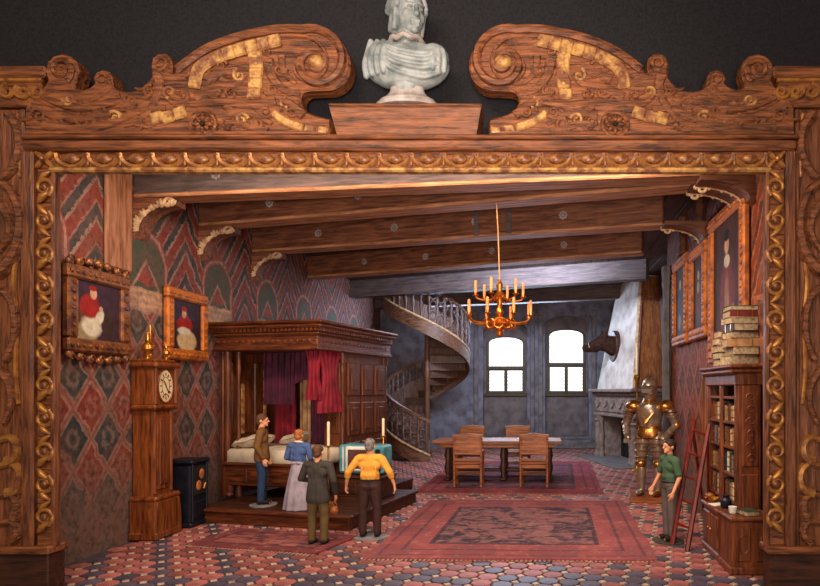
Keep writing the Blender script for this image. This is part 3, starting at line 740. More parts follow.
b.ell(hp(0, .01, .03), (.128, .15, .165), RH, 18, 12); b.ell(hp(0, -.045, -.06), (.108, .11, .12), RH, 16, 10); b.ell(hp(0, -.075, -.125), (.07, .07, .06), RH)
b.cap(hp(0, -.148, .045), hp(0, -.172, -.035), .014, .024, 10); b.ell(hp(0, -.165, -.042), (.030, .022, .016), RH)
b.cap(hp(-.032, -.152, -.086), hp(.032, -.152, -.086), .015, .015); b.cap(hp(-.026, -.148, -.118), hp(.026, -.148, -.118), .016, .016); b.ell(hp(0, -.135, -.16), (.035, .03, .028), RH)
for sx in (-1, 1):
    b.cap(hp(sx*.025, -.142, .062), hp(sx*.085, -.118, .058), .013, .010); b.ell(hp(sx*.05, -.128, .022), (.026, .014, .013), RH); b.ell(hp(sx*.062, -.095, -.04), (.042, .045, .05), RH); b.ell(hp(sx*.128, .02, -.01), (.02, .035, .05), RH)
link('body', blob(b, .007, M['bust'], 'body', 3), BU)
h = MB(); h.ell(hp(0, .055, .075), (.148, .145, .165), RH)
for k in range(15):
    a = PI*(-.02+1.04*k/14); h.cap(hp(.132*math.cos(a), -.035, .055+.145*math.sin(a)), hp(.145*math.cos(a), .14, .04+.145*math.sin(a)), .026, .04)
for sx in (-1, 1):
    h.ell(hp(sx*.105, .075, -.03), (.055, .08, .15), RH)
    for k in range(4): h.cap(hp(sx*.135, -.0+.03*k, .05), hp(sx*.125, .02+.035*k, -.13), .022, .026)
h.ell(hp(0, .16, -.03), (.12, .06, .13), RH)
link('hair', blob(h, .009, M['bust'], 'hair', 2), BU)
part('collar', MB().tube([(.145*math.cos(t), .0+.14*math.sin(t), .575+.014*math.sin(7*t)) for t in [2*PI*k/28 for k in range(28)]], .026, 7, True), M['bust_w'], BU, True, 80)
for sx in (-1, 1): part('eye', MB().ell(hp(sx*.05, -.136, .022), (.019, .010, .009), RH, 8, 6), M['bust_w'], BU)

# ================================================================== paintings (flat print on a canvas)
def paint_mat(name, bg, shapes):
    """shapes: (cx, cy, rx, ry, colour, softness, rotation deg) in canvas 0..1"""
    m, nt, b = new_mat(name, .65, 0, .15)
    uvn = nt.nodes.new('ShaderNodeTexCoord').outputs['UV']; n1 = noise(nt, uvn, 7, 4, .6)
    c = mixc(nt, bg, tuple(x*.5 for x in bg[:3])+(1,), maprange(nt, n1, .35, .7))
    for cx, cy, rx, ry, col, soft, rot in shapes:
        sub = nt.nodes.new('ShaderNodeVectorMath'); sub.operation = 'SUBTRACT'; nt.links.new(uvn, sub.inputs[0]); sub.inputs[1].default_value = (cx, cy, 0)
        vr = nt.nodes.new('ShaderNodeVectorRotate'); vr.rotation_type = 'Z_AXIS'; nt.links.new(sub.outputs[0], vr.inputs['Vector']); vr.inputs['Angle'].default_value = -math.radians(rot)
        dv = nt.nodes.new('ShaderNodeVectorMath'); dv.operation = 'DIVIDE'; nt.links.new(vr.outputs[0], dv.inputs[0]); dv.inputs[1].default_value = (rx, ry, 1)
        ln = nt.nodes.new('ShaderNodeVectorMath'); ln.operation = 'LENGTH'; nt.links.new(dv.outputs[0], ln.inputs[0])
        d = E(nt, ln.outputs['Value'])+(n1-.5)*.25
        cc = mixc(nt, col, tuple(x*.55 for x in col[:3])+(1,), maprange(nt, n1, .4, .7, 0, .8))
        c = mixc(nt, c, cc, maprange(nt, d, 1.0, 1.0-soft))
    nt.links.new(c, b.inputs['Base Color']); bump(nt, b, n1, .1, .01); return m
SK, RD, WH, CRM = srgb(196, 150, 120), srgb(150, 36, 30), srgb(208, 196, 176), srgb(200, 170, 128)
M['pic1'] = paint_mat('canvas_seated_man', srgb(66, 44, 56), [(.30, .42, .30, .30, srgb(90, 60, 40), .3, 0), (.22, .12, .3, .2, srgb(150, 130, 100), .3, 0), (.34, .24, .26, .2, WH, .3, -20), (.3, .58, .24, .23, RD, .2, 15), (.52, .4, .1, .16, WH, .3, -30),
    (.38, .80, .085, .11, SK, .2, 0), (.37, .89, .10, .05, RD, .2, 0), (.55, .56, .05, .05, SK, .2, 0), (.75, .3, .14, .3, srgb(60, 44, 36), .4, 0)])
M['pic2'] = paint_mat('canvas_man_in_red', srgb(58, 40, 52), [(.5, .18, .36, .26, CRM, .2, 0), (.42, .50, .30, .2, RD, .2, 0), (.40, .38, .26, .09, WH, .3, 0), (.42, .63, .15, .14, RD, .2, 0), (.40, .73, .085, .10, SK, .2, 0), (.40, .83, .10, .06, RD, .2, 0)])
M['pic3'] = paint_mat('canvas_standing_figure', srgb(74, 46, 38), [(.5, .35, .30, .42, srgb(112, 50, 44), .3, 0), (.5, .30, .10, .36, srgb(150, 110, 84), .4, 0), (.5, .80, .09, .07, SK, .2, 0), (.5, .68, .12, .06, WH, .3, 0), (.72, .22, .1, .12, srgb(150, 130, 120), .3, 0), (.5, .88, .1, .05, srgb(40, 26, 20), .2, 0)])
M['pic4'] = paint_mat('canvas_figure_in_arch', srgb(66, 42, 34), [(.5, .45, .36, .46, srgb(84, 66, 58), .2, 0), (.5, .38, .22, .3, srgb(110, 54, 50), .3, 0), (.5, .74, .1, .08, SK, .2, 0), (.48, .58, .12, .1, srgb(170, 160, 150), .3, 0)])
M['pic5'] = paint_mat('canvas_dark_figure', srgb(66, 44, 36), [(.5, .4, .3, .36, srgb(66, 56, 62), .3, 0), (.45, .74, .11, .09, SK, .2, 0), (.4, .2, .2, .14, srgb(140, 120, 104), .4, 0)])
M['pframe1'] = gilt('dark_gilt_picture_frame', srgb(176, 112, 60), srgb(110, 62, 34), srgb(74, 34, 20), .42, .6, 10, .5, .45)
M['pframe2'] = gilt('bright_gilt_picture_frame', srgb(214, 128, 48), srgb(170, 88, 30), srgb(116, 54, 22), .45, .66, 8, .3, .6)
def canvas(w_, h_, y, mat, parent):
    me = bpy.data.meshes.new('canvas'); me.from_pydata([(-w_/2, y, 0), (w_/2, y, 0), (w_/2, y, h_), (-w_/2, y, h_)], [], [(0,1,2,3)])
    uv = me.uv_layers.new(name='UVMap'); 
    for i, p in enumerate([(0,0),(1,0),(1,1),(0,1)]): uv.data[i].uv = p
    me.materials.append(mat); return link('canvas', me, parent)
def picture(label, wallx, ya, yb, z0, z1, fw, mat, fmat, side, crest=None, lean=0.0, group=None, inner=None):
    """a framed picture hung on the left (side=1) or right (side=-1) wall; local front is -Y"""
    T = thing('framed_picture', label, 'picture', (wallx+side*.012, (ya+yb)/2, z0), PI/2*side, group)
    T.rotation_euler = (lean, 0, PI/2*side)
    w_, h_ = yb-ya, z1-z0
    part('backing', MB().box(-w_/2+.01, w_/2-.01, -.04, 0, .01, h_-.01), M['darkwood'], T)
    cv = canvas(w_-2*fw+.01, h_-2*fw+.01, -.045, mat, T); cv.location = (0, 0, fw-.005)
    for nm, (a, b, c, d) in (('frame_rail', (-w_/2, w_/2, 0, fw)), ('frame_rail', (-w_/2, w_/2, h_-fw, h_)), ('frame_stile', (-w_/2, -w_/2+fw, fw, h_-fw)), ('frame_stile', (w_/2-fw, w_/2, fw, h_-fw))):
        p = part(nm, MB().box(a, b, -.085, -.0, c, d, .022), fmat, T)
        hor = (b-a) > (d-c); n = max(3, int((max(b-a, d-c))/.085)); o = MB()
        for k in range(n):
            f = (k+.5)/n; x = a+(b-a)*(f if hor else .5); z = c+(d-c)*(.5 if hor else f)
            o.ell((x, -.088, z), (.03, .018, .024), Matrix.Rotation(.5*(-1)**k, 4, 'Y'), 7, 5)
        part('carved_beads', o, fmat, p, kind='stuff')
    if inner:
        pass
    if crest:
        for (zb, sg) in ((h_+.01, 1),)+(((-.02, -1),) if crest > 1 else ()):
            o = MB()
            for k in range(7):
                f = k/6-.5; o.ell((f*w_*.9, -.05, zb+sg*(.035+.03*math.cos(f*5))), (.055, .035, .05), Matrix.Rotation(f*2, 4, 'Y'), 8, 6)
                o.tube([(f*w_*.9+.04*math.cos(t)*(1-t/8), -.08, zb+sg*.04+.04*math.sin(t)*(1-t/8)) for t in [q*.7 for q in range(8)]], .011, 5)
            part('carved_crest', o, fmat, T, True, 60)
    return T
picture('dark framed picture of a seated person in red cape and white robe', XL, 6.31, 7.27, 2.26, 3.2, .15, M['pic1'], M['pframe1'], 1, 2)
picture('gilt framed picture of a person in red with pale skirt above the clock', XL, 8.0, 8.98, 2.27, 3.25, .15, M['pic2'], M['pframe2'], 1, None)
picture('tall gilt framed picture of a standing figure behind the pile of books', XR, 6.80, 8.26, 2.20, 4.16, .18, M['pic3'], M['pframe2'], -1, None)
picture('gilt framed picture of an arched figure next to the tall gilt picture', XR, 8.42, 9.32, 2.60, 3.98, .17, M['pic4'], M['pframe2'], -1, None, 0, 'pair of narrow gilt pictures')
picture('narrow gilt framed picture of a dark figure beside the stone pilaster', XR, 9.50, 10.5, 2.60, 4.05, .17, M['pic5'], M['pframe2'], -1, None, 0, 'pair of narrow gilt pictures')

# ================================================================== longcase clock
CK = thing('longcase_clock', 'tall oak longcase clock with cream oval dial standing against the painted wall', 'clock', (XL+.01, 7.60, 0), PI/2)
# local: front -Y, width along X, back at y=0
def cb(x, d, z0, z1, b=.015): return MB().box(-x/2, x/2, -d, 0, z0, z1, b)
part('base', cb(.50, .33, .06, .50), M['clockwood'], CK)
part('plinth', cb(.54, .355, 0, .10, .02), M['clockwood'], CK)
ol = [(.355, .08), (.36, .2), (.345, .34), (.33, .44), (.31, .50)]
part('base_swell', MB().prism([(-.27, .06), (.27, .06), (.275, .2), (.26, .36), (.235, .48), (-.235, .48), (-.26, .36), (-.275, .2)], -.345, -.2, .02), M['clockwood'], CK)
part('base_moulding', cb(.52, .345, .47, .54, .025), M['clockwood'], CK)
part('trunk', cb(.38, .26, .52, 1.62), M['clockwood'], CK)
dr_ = part('trunk_door', MB().box(-.13, .13, -.28, -.25, .60, 1.54, .015), M['clockwood'], CK)
part('trunk_panel', MB().box(-.09, .09, -.29, -.27, .66, 1.48, .012), M['casewood'], dr_)
for x in (-.165, .165): part('trunk_pilaster', MB().tube([(x, -.262, .56), (x, -.262, 1.58)], .022, 8), M['clockwood'], CK)
part('trunk_moulding', cb(.48, .32, 1.60, 1.67, .025), M['clockwood'], CK)
part('hood', cb(.44, .29, 1.66, 2.14), M['clockwood'], CK)
for x in (-.2, .2): part('hood_column', MB().tube([(x, -.30, 1.68), (x, -.30, 2.12)], .02, 8), M['clockwood'], CK)
part('cornice', cb(.52, .35, 2.12, 2.20, .03), M['clockwood'], CK)
part('cornice_top', cb(.44, .30, 2.19, 2.24, .02), M['clockwood'], CK)
M['dial'] = plain('cream_enamel_dial', srgb(226, 206, 166), srgb(188, 160, 116), .35, 0, 9, .05)
DL = part('dial', MB().prism([(.145*math.cos(t), 1.90+.205*math.sin(t)) for t in [2*PI*k/32 for k in range(32)]], -.30, -.28, .006), M['dial'], CK)
part('dial_rim', MB().tube([(.15*math.cos(t), -.298, 1.90+.21*math.sin(t)) for t in [2*PI*k/32 for k in range(32)]], .010, 6, True), M['clockwood'], CK)
nm = MB()
for k in range(12):
    a = k*PI/6; nm.cbox((.098*math.sin(a), -.302, 1.90+.15*math.cos(a)), (.012, .004, .034), 0, Matrix.Rotation(a, 4, 'Y'))
part('numerals', nm, M['black'], DL); part('numeral_ring', MB().tube([(.075*math.cos(t), -.3, 1.90+.115*math.sin(t)) for t in [2*PI*k/24 for k in range(24)]], .005, 5, True), M['clockwood'], DL)
part('hour_hand', MB().cbox((-.02, -.307, 1.93), (.012, .004, .08), 0, Matrix.Rotation(-.6, 4, 'Y')), M['black'], DL)
part('minute_hand', MB().cbox((.03, -.307, 1.85), (.010, .004, .12), 0, Matrix.Rotation(2.5, 4, 'Y')), M['black'], DL)
part('lower_roundel', MB().ell((0, -.295, 1.80), (.028, .006, .028), None, 12, 6), M['brass'], DL)
def finial(x, y, z, sc, name, label):
    o = part(name, MB().lathe([(.055*sc, 0), (.055*sc, .02*sc), (.02*sc, .04*sc), (.025*sc, .07*sc), (.07*sc, .12*sc), (.065*sc, .17*sc), (.02*sc, .20*sc), (.03*sc, .23*sc), (.012*sc, .28*sc), (.004, .33*sc)], 12), M['brass'], None)
    o.location = (x, y, z); tag(o, label, 'ornament', 'brass ornaments on the clock'); return o
finial(XL+.16, 7.48, 2.24, 1.0, 'brass_urn', 'round brass urn on top of the longcase clock, bigger of the pair')
finial(XL+.24, 7.72, 2.24, .62, 'brass_urn', 'small brass urn on top of the longcase clock')
o = part('brass_candlestick', MB().lathe([(.06, 0), (.06, .015), (.02, .03), (.014, .18), (.03, .2), (.012, .22), (.012, .42), (.004, .44)], 10), M['brass'], None); o.location = (XL+.10, 7.62, 2.24)
tag(o, 'slim brass candlestick behind the two urns on the clock', 'candlestick')

# ================================================================== black iron stove by the bed
SV = thing('iron_stove', 'blue-black cast iron stove with two gold round emblems beside the clock', 'stove', (XL+.02, 8.22, 0), PI/2)
part('body', MB().box(-.2, .2, -.36, 0, .05, .86, .03), M['iron'], SV)
part('top', MB().box(-.23, .23, -.40, .0, .85, .91, .025), M['iron'], SV); part('foot_plate', MB().box(-.22, .22, -.38, .0, 0, .07, .02), M['iron'], SV)
sd_ = part('door', MB().box(-.15, .15, -.375, -.35, .42, .80, .012), plain('stove_door_iron', srgb(52, 46, 44), srgb(34, 30, 32), .5, .3), SV)
M['copper'] = plain('copper_emblem', srgb(226, 150, 80), srgb(180, 100, 56), .4, .4)
for x, z in ((.03, .70), (-.04, .55)): part('emblem', MB().ell((x, -.38, z), (.06, .014, .07), None, 12, 6), M['copper'], sd_)
part('latch', MB().cap((.11, -.385, .56), (.06, -.39, .50), .012, .01), M['copper'], sd_)
part('ash_door', MB().box(-.13, .13, -.372, -.35, .12, .34, .012), M['iron'], SV)
for x in (-.17, .17): part('corner_rib', MB().tube([(x, -.37, .08), (x, -.37, .85)], .018, 8), M['iron'], SV)

# ================================================================== box bed on its platform
BA = math.radians(-13); ex = Vector((math.cos(BA), math.sin(BA), 0)); ey = Vector((-math.sin(BA), math.cos(BA), 0))
# platform: starts at its front right corner
PC = Vector((-2.50, 7.86, 0)); PZ = .20
PL = thing('bed_platform', 'low dark wooden platform with plank deck carrying the box bed', 'platform', PC, BA)
plw = 2.38
# left edge trimmed at the wall
def inwall(x, y): p = PC+ex*x+ey*y; return p.x > XL+.02
part('step_riser', MB().box(-plw, 0, 0, .06, 0, PZ-.03, .01), M['bedwood_h'], PL)
part('side_riser', MB().box(-.06, 0, .06, 2.06, 0, PZ-.03, .01), M['darkwood'], PL)
part('step_nosing', MB().box(-plw, .03, -.04, .10, PZ-.045, PZ, .015), M['bedwood_h'], PL)
for k in range(16):
    y0 = .10+k*.2; part('deck_plank', MB().box(-plw, .03 if k < 10 else -.62, y0, y0+.195, PZ-.04, PZ, .006), M['darkwood'], PL)
BO = Vector((-3.30, 8.85, PZ))
BD = thing('box_bed', 'carved walnut box bed with heavy cornice, red curtains and white bedding', 'bed', BO, BA)
bw_, bl_ = 1.72, 2.18; H0 = 2.27                               # width, length, underside of canopy above platform
part('front_rail', MB().box(-bw_+.1, -.08, .04, .12, .18, .50, .015), M['bedwood_h'], BD)
for k in range(4):
    x = -bw_+.18+k*.375; part('rail_panel', MB().box(x, x+.33, .025, .05, .24, .44, .012), M['bedwood_h'], BD)
part('rail_cap', MB().box(-bw_+.08, -.06, .01, .14, .49, .54, .015), M['bedwood_h'], BD)
for x in (-bw_+.16, -.16): part('bed_foot', MB().lathe([(.05, 0), (.07, .03), (.045, .07), (.06, .13), (.05, .2)], 10, (x, .09, 0)), M['bedwood'], BD)
part('foot_rail', MB().box(-bw_+.1, -.08, bl_-.14, bl_-.06, .18, .52, .015), M['bedwood_h'], BD)
# head side (left): panelled wall with gold strips painted as light through slits
HW = part('head_panel', MB().box(-bw_, -bw_+.07, .05, bl_, 0, H0, .01), M['bedwood'], BD)
for k in range(4):
    y0 = .2+k*.53; part('raised_panel', MB().box(-bw_+.06, -bw_+.1, y0, y0+.44, .95, 2.1, .015), M['bedwood'], HW)
for (x, y, z0, z1) in ((-bw_+.11, .42, .95, 1.75), (-bw_+.11, .95, 1.05, 1.45), (-bw_+.11, .95, 1.52, 1.98), (-bw_+.11, 1.5, 1.1, 1.6)):
    part('light_slit_strip', MB().box(x-.005, x+.02, y-.035, y+.035, z0, z1, .006), M['gold_pale'], HW)
part('head_shelf', MB().box(-bw_+.06, -bw_+.22, .3, bl_-.2, .86, .90, .01), M['bedwood_h'], HW)
# back wall of the bed
BW = part('back_panel', MB().box(-bw_, 0, bl_-.06, bl_, 0, H0, .01), M['bedwood'], BD)
for k in range(4):
    x0 = -bw_+.12+k*.4; part('raised_panel', MB().box(x0, x0+.34, bl_-.085, bl_-.05, .9, 2.1, .015), M['bedwood'], BW)
# right side: solid panelled wall
SW = part('side_panel', MB().box(-.07, 0, .78, bl_, 0, H0, .01), M['bedwood'], BD)
for k in range(3):
    for (z0, z1) in ((.12, .8), (.9, 1.45), (1.55, 2.1)):
        y0 = .84+k*.44; pn_ = part('raised_panel', MB().box(-.01, .028, y0, y0+.38, z0, z1, .018), M['bedwood'], SW)
        part('panel_field', MB().box(.02, .042, y0+.08, y0+.30, z0+.09, z1-.09, .012), M['bedwood'], pn_)
part('front_return', MB().box(-.34, 0, .72, .78, 0, H0, .01), M['bedwood'], BD)
part('return_panel', MB().box(-.30, -.05, .70, .73, .95, 2.1, .015), M['bedwood'], BD)
# posts
for (x, y, r) in ((-bw_+.10, .12, .06), (-bw_+.28, .14, .035), (-.03, .76, .05), (-.03, bl_-.05, .06)):
    part('post', MB().lathe([(r*1.3, 0), (r*1.3, .5), (r*.8, .55), (r, .7), (r*.85, 1.2), (r*.75, 1.9), (r*1.1, 2.0), (r*.8, 2.06), (r*1.2, 2.14), (r*1.2, H0)], 12, (x, y, 0)), M['bedwood'], BD)
# canopy: frieze, mouldings, dentils, cornice
CN = part('canopy_frieze', MB().box(-bw_, .06, -.06, bl_+.05, H0, H0+.2, .012), M['bedwood_h'], BD)
def ringbox(g, z0, z1, b): return MB().box(-bw_, .06+g, -.06-g, bl_+.05, z0, z1, b)
part('canopy_architrave', ringbox(.035, H0-.03, H0+.03, .015), M['bedwood_h'], CN)
part('cornice_bed_mould', ringbox(.05, H0+.19, H0+.24, .02), M['bedwood_h'], CN)
part('cornice', ringbox(.12, H0+.29, H0+.36, .025), M['bedwood_h'], CN)
part('cornice_cap', ringbox(.16, H0+.35, H0+.40, .02), M['bedwood_h'], CN)
part('cornice_core', ringbox(.04, H0+.22, H0+.32, .005), M['darkwood'], CN)
dn = MB(); k = 0
for i in range(26): x = -bw_+.03+i*.07; dn.box(x, x+.04, -.145, -.09, H0+.245, H0+.295)
for i in range(32): y = -.12+i*.07; dn.box(.08, .145, y, y+.04, H0+.245, H0+.295)
part('dentils', dn, M['bedwood_h'], CN, False, kind='stuff')
fz = MB()
for i in range(17): fz.ell((-bw_+.06+i*.105, -.062, H0+.11), (.04, .012, .022), None, 6, 4)
for i in range(20): fz.ell((.062, .0+i*.108, H0+.11), (.012, .04, .022), None, 6, 4)
part('frieze_carving', fz, M['bedwood_h'], CN, kind='stuff')
# bedding
M['linen'] = plain('ivory_linen', srgb(206, 190, 168), srgb(176, 156, 134), .85, 0, 6, .3, .2)
ma = MB(); ma.box(-bw_+.10, -.04, .06, bl_-.12, .5, .74, .04); part('mattress', ma, M['linen'], BD, True, 80)
def pillow(cx, cy, cz, sx, sy, sz, rx=0):
    vs_, fs_ = [], []; n = 14
    for side in (1, -1):
        for i in range(n+1):
            for j in range(n+1):
                a, c_ = i/n*2-1, j/n*2-1; e_ = max(0, (1-abs(a)**3.2))*max(0, (1-abs(c_)**3.2))
                k_ = 1-.10*(abs(a*c_)**2); vs_.append((a*sx*k_*(1-.06*(1-abs(c_))*abs(a)), c_*sy*k_, side*(sz*e_**.55+.004)+.008*math.sin(5*a+3*c_)))
    for s_ in (0, 1):
        o_ = s_*(n+1)**2
        for i in range(n):
            for j in range(n): fs_.append((o_+i*(n+1)+j, o_+(i+1)*(n+1)+j, o_+(i+1)*(n+1)+j+1, o_+i*(n+1)+j+1))
    return MB().add(vs_, fs_).xf(Matrix.Translation((cx, cy, cz)) @ Matrix.Rotation(rx, 4, 'Y'))
for i, (x, y, z, r, lab) in enumerate(((-1.36, .38, .83, -.25, 'plump ivory pillow on the head end of the bed, at the open side'), (-1.0, 1.02, .84, -.3, 'ivory pillow lying deeper in the box bed'))):
    T = thing('pillow', lab, 'pillow', BO+ex*x+ey*y+Vector((0, 0, z-.02)), BA, 'pillows on the bed')
    part('pillow_cover', pillow(0, 0, .03, .23, .3, .085, r), M['linen'], T, True, 80); 
# curtains
M['redcloth'] = plain('red_velvet', srgb(124, 22, 38), srgb(76, 10, 24), .7, 0, 5, .2, .2)
M['purple'] = plain('purple_velvet_and_shade', srgb(72, 22, 44), srgb(40, 12, 28), .75, 0, 5, .2, .2)  # cloth colour, also used as painted shade on the red curtain
def drape(x0, x1, y, z0, z1, folds, amp, mat, name, pinch=0.0, nz=14, swag=None):
    vs_, fs_ = [], []; nx = folds*8; th = .012
    for s_ in (0, 1):
        for j in range(nz+1):
            f = j/nz; z = z1+(z0-z1)*f
            for i in range(nx+1):
                a = i/nx; cx_ = (x0+x1)/2; wd = 1-pinch*math.sin(PI*min(1, f*1.15))
                xx = cx_+((x0+(x1-x0)*a)-cx_)*wd; yy = y+amp*(.45+.55*f)*math.sin(a*folds*2*PI+.4*math.sin(3*f))+s_*th
                zz = z if not swag else z1+(z-z1)*(1-swag*math.sin(PI*a)**.7)
                vs_.append((xx, yy, zz))
    o_ = (nz+1)*(nx+1)
    for s_ in (0, 1):
        for j in range(nz):
            for i in range(nx): b_ = s_*o_+j*(nx+1)+i; fs_.append((b_, b_+1, b_+nx+2, b_+nx+1))
    for i in range(nx): b_ = nz*(nx+1)+i; fs_.append((b_, b_+1, b_+o_+1, b_+o_))
    return part(name, MB().add(vs_, fs_), mat, BD, True, 80)
drape(-1.42, -1.02, .95, .76, H0, 4, .045, M['redcloth'], 'curtain')
drape(-.76, -.50, 1.0, .76, H0, 2, .04, M['purple'], 'curtain')
drape(-.98, -.79, 1.02, .76, 1.85, 2, .02, plain('lit_gap_tan', srgb(160, 120, 80), srgb(104, 72, 48), .7, 0, 7, .2), 'lit_gap_strip')  # tan strip stands in for the lit panel seen through the gap
drape(-1.30, -.74, .52, 1.42, H0, 5, .04, M['purple'], 'curtain_top_shade')  # purple sheet painted as shade on the top of the red curtain
drape(-.76, -.24, .50, 1.66, H0, 5, .035, M['purple'], 'curtain_top_shade', 0, 10, .25)  # same painted shade, continued towards the open corner
drape(-.28, .0, .14, 1.50, H0-.01, 3, .04, M['redcloth'], 'curtain_swag', .35)
sg_ = drape(.06, .74, 0, 1.30, H0-.01, 5, .035, M['redcloth'], 'curtain_swag', .45)      # hangs over the open corner of the side
sg_.location = (-.03, 0, 0); sg_.rotation_euler = (0, 0, PI/2)

# ================================================================== television on a dark chest
ch = Vector((-2.66, 9.22, PZ))
part('rear_riser', MB().box(-.66, -.62, 2.06, 3.26, 0, PZ-.03, .01).box(-.66, -.06, 2.0, 2.06, 0, PZ-.03, .01), M['darkwood'], PL)
CH = thing('dark_chest', 'dark low wooden chest under the teal television', 'chest', ch, BA)
part('body', MB().box(-.36, .36, -.25, .25, .04, .33, .015), M['darkwood'], CH); part('lid', MB().box(-.38, .38, -.27, .27, .32, .37, .015), M['darkwood'], CH)
for x in (-.18, .18): part('front_panel', MB().box(x-.14, x+.14, -.265, -.245, .09, .28, .012), M['darkwood'], CH)
part('chest_foot', MB().box(-.34, .34, -.24, .24, 0, .05), M['darkwood'], CH)
M['teal'] = plain('teal_enamel', srgb(92, 156, 168), srgb(60, 112, 124), .4, 0, 5, .05); M['white'] = plain('white_enamel', srgb(222, 218, 206), srgb(190, 184, 170), .4)
M['screen'] = plain('dark_screen_glass', srgb(92, 60, 58), srgb(60, 36, 40), .15, 0, 3, 0)
TV = thing('television', 'teal vintage television with white screen surround and round dials', 'television', ch+Vector((0, 0, .37)), BA)
part('housing', MB().box(-.37, .37, -.20, .12, .02, .45, .03), M['teal'], TV)
part('screen_surround', MB().box(-.25, .22, -.225, -.17, .05, .43, .03), M['white'], TV)
part('screen', MB().box(-.20, .17, -.235, -.2, .09, .39, .03), M['screen'], TV)
for k, z in enumerate((.36, .26)): part('dial', MB().tube([(.295, -.23, z), (.295, -.195, z)], .038, 12), M['black'], TV)
part('speaker_grille', MB().box(.25, .34, -.21, -.19, .06, .18, .01), M['iron'], TV); part('trim_strip', MB().box(-.30, -.275, -.21, -.19, .05, .42, .005), M['white'], TV)
for x in (-.3, .3): part('foot', MB().box(x-.04, x+.04, -.15, .08, 0, .025), M['black'], TV)
M['wax'] = plain('ivory_wax', srgb(226, 208, 176), srgb(206, 178, 136), .6, 0, 8, .05)
def candlestick(loc, hst, hc, label, r=.07):
    T = thing('candlestick', label, 'candlestick', loc)
    st = part('stem', MB().lathe([(r, 0), (r, .02), (r*.5, .05), (.016, .08), (.014, hst*.5), (.026, hst*.53), (.014, hst*.57), (.014, hst-.03), (.05, hst-.012), (.052, hst)], 12), M['brass'], T)
    cdl = part('candle', MB().lathe([(.021, hst), (.021, hst+hc-.012), (.012, hst+hc), (.003, hst+hc)], 10), M['wax'], T)
    part('wick', MB().tube([(0, 0, hst+hc-.005), (.003, 0, hst+hc+.018)], .003, 4), M['black'], cdl)
candlestick(ch+ex*.17+ey*.20+Vector((0, 0, .37)), .57, .27, 'brass candlestick with white candle behind the teal television', .05)
candlestick(BO+ex*.34+ey*(-.22), .86, .34, 'tall brass floor candlestick with white candle beside the red curtains', .1)

# ================================================================== rugs
def rug_mat(name, field, border, motif, w_, h_, bw2):
    m, nt, b = new_mat(name, .95, 0, .1); v = coord(nt); sp = nt.nodes.new('ShaderNodeSeparateXYZ'); nt.links.new(v, sp.inputs[0])
    wn = noise(nt, v, 4, 3); x = E(nt, sp.outputs[0]); y = E(nt, sp.outputs[1])
    d = (w_/2-x.abs()).mn(h_/2-y.abs())                         # distance to the rug's edge
    n1 = noise(nt, v, 3.2, 4, .65, 1.2); n2 = noise(nt, v, 9, 4, .7); n3 = noise(nt, coord(nt, 'Object', (1, 5, 1)), 3, 4, .7)
    f = mixc(nt, field, motif, maprange(nt, n1, .46, .56)); f = mixc(nt, f, srgb(168, 112, 104), maprange(nt, n3, .5, .75, 0, .8))
    bd = mixc(nt, border, srgb(150, 84, 82), maprange(nt, n2, .45, .7)); 
    fl_ = (((x*3.3).sin()*(y*3.3).sin()).abs()).gt(.55); bd = mixc(nt, bd, motif, fl_*maprange(nt, n2, .4, .6)*.5)
    c = mixc(nt, f, bd, d.lt(bw2)); c = mixc(nt, c, motif, (d-bw2).abs().lt(.03)*.8); c = mixc(nt, c, motif, (d-bw2*.55).abs().lt(.022)*.55); c = mixc(nt, c, motif, (d-bw2*.2).abs().lt(.02)*.5)
    c = mixc(nt, c, srgb(184, 140, 124), maprange(nt, n2, .55, .8, 0, .55))
    nt.links.new(c, b.inputs['Base Color']); bump(nt, b, noise(nt, v, 60, 2), .5, .01); return m
def rug(label, cx, cy, w_, h_, rz, mat, th=.022, z=.003):
    T = thing('rug', label, 'rug', (cx, cy, z), rz)
    n = 24; mb = MB(); vs_ = []; fs_ = []
    for s_ in (0, 1):
        for i in range(n+1):
            for j in range(n+1):
                x = -w_/2+w_*i/n; y = -h_/2+h_*j/n; vs_.append((x+.012*math.sin(y*5), y+.012*math.sin(x*4), (th+.004*math.sin(x*3+y*2)) if s_ else 0))
    o_ = (n+1)**2
    for i in range(n):
        for j in range(n):
            q = (i*(n+1)+j, (i+1)*(n+1)+j, (i+1)*(n+1)+j+1, i*(n+1)+j+1); fs_.append(q); fs_.append(tuple(o_+a for a in q))
    for i in range(n):
        for a, b in ((i*(n+1), (i+1)*(n+1)), (i*(n+1)+n, (i+1)*(n+1)+n), (i, i+1), (n*(n+1)+i, n*(n+1)+i+1)): fs_.append((a, b, b+o_, a+o_))
    part('pile', mb.add(vs_, fs_), mat, T, True, 60)
    fr = MB(); k = int(w_/.05)
    for i in range(k):
        x = -w_/2+(i+.5)*w_/k
        for sg in (-1, 1): fr.box(x-.012, x+.012, *sorted((sg*(h_/2-.01), sg*(h_/2+.05))), 0.001, .008)
    part('fringe', fr, plain('rug_fringe', srgb(170, 130, 112), srgb(130, 90, 80), .9), T, False, kind='stuff')
rug('big red oriental rug with dark floral field in the middle of the tiled floor', -.28, 8.22, 3.2, 3.45, math.radians(-1.5), rug_mat('big_red_rug', srgb(122, 82, 84), srgb(138, 74, 76), srgb(58, 48, 60), 3.2, 3.45, .62))
rug('small faded red rug in front of the bed platform', -3.25, 7.33, 1.75, .85, math.radians(-14), rug_mat('small_red_rug', srgb(140, 78, 74), srgb(124, 58, 60), srgb(78, 46, 50), 1.75, .85, .16))
rug('purple red rug under the oak table', -.50, 13.0, 3.4, 4.7, math.radians(-2), rug_mat('far_rug', srgb(104, 60, 74), srgb(132, 58, 66), srgb(66, 52, 64), 3.4, 4.7, .5))

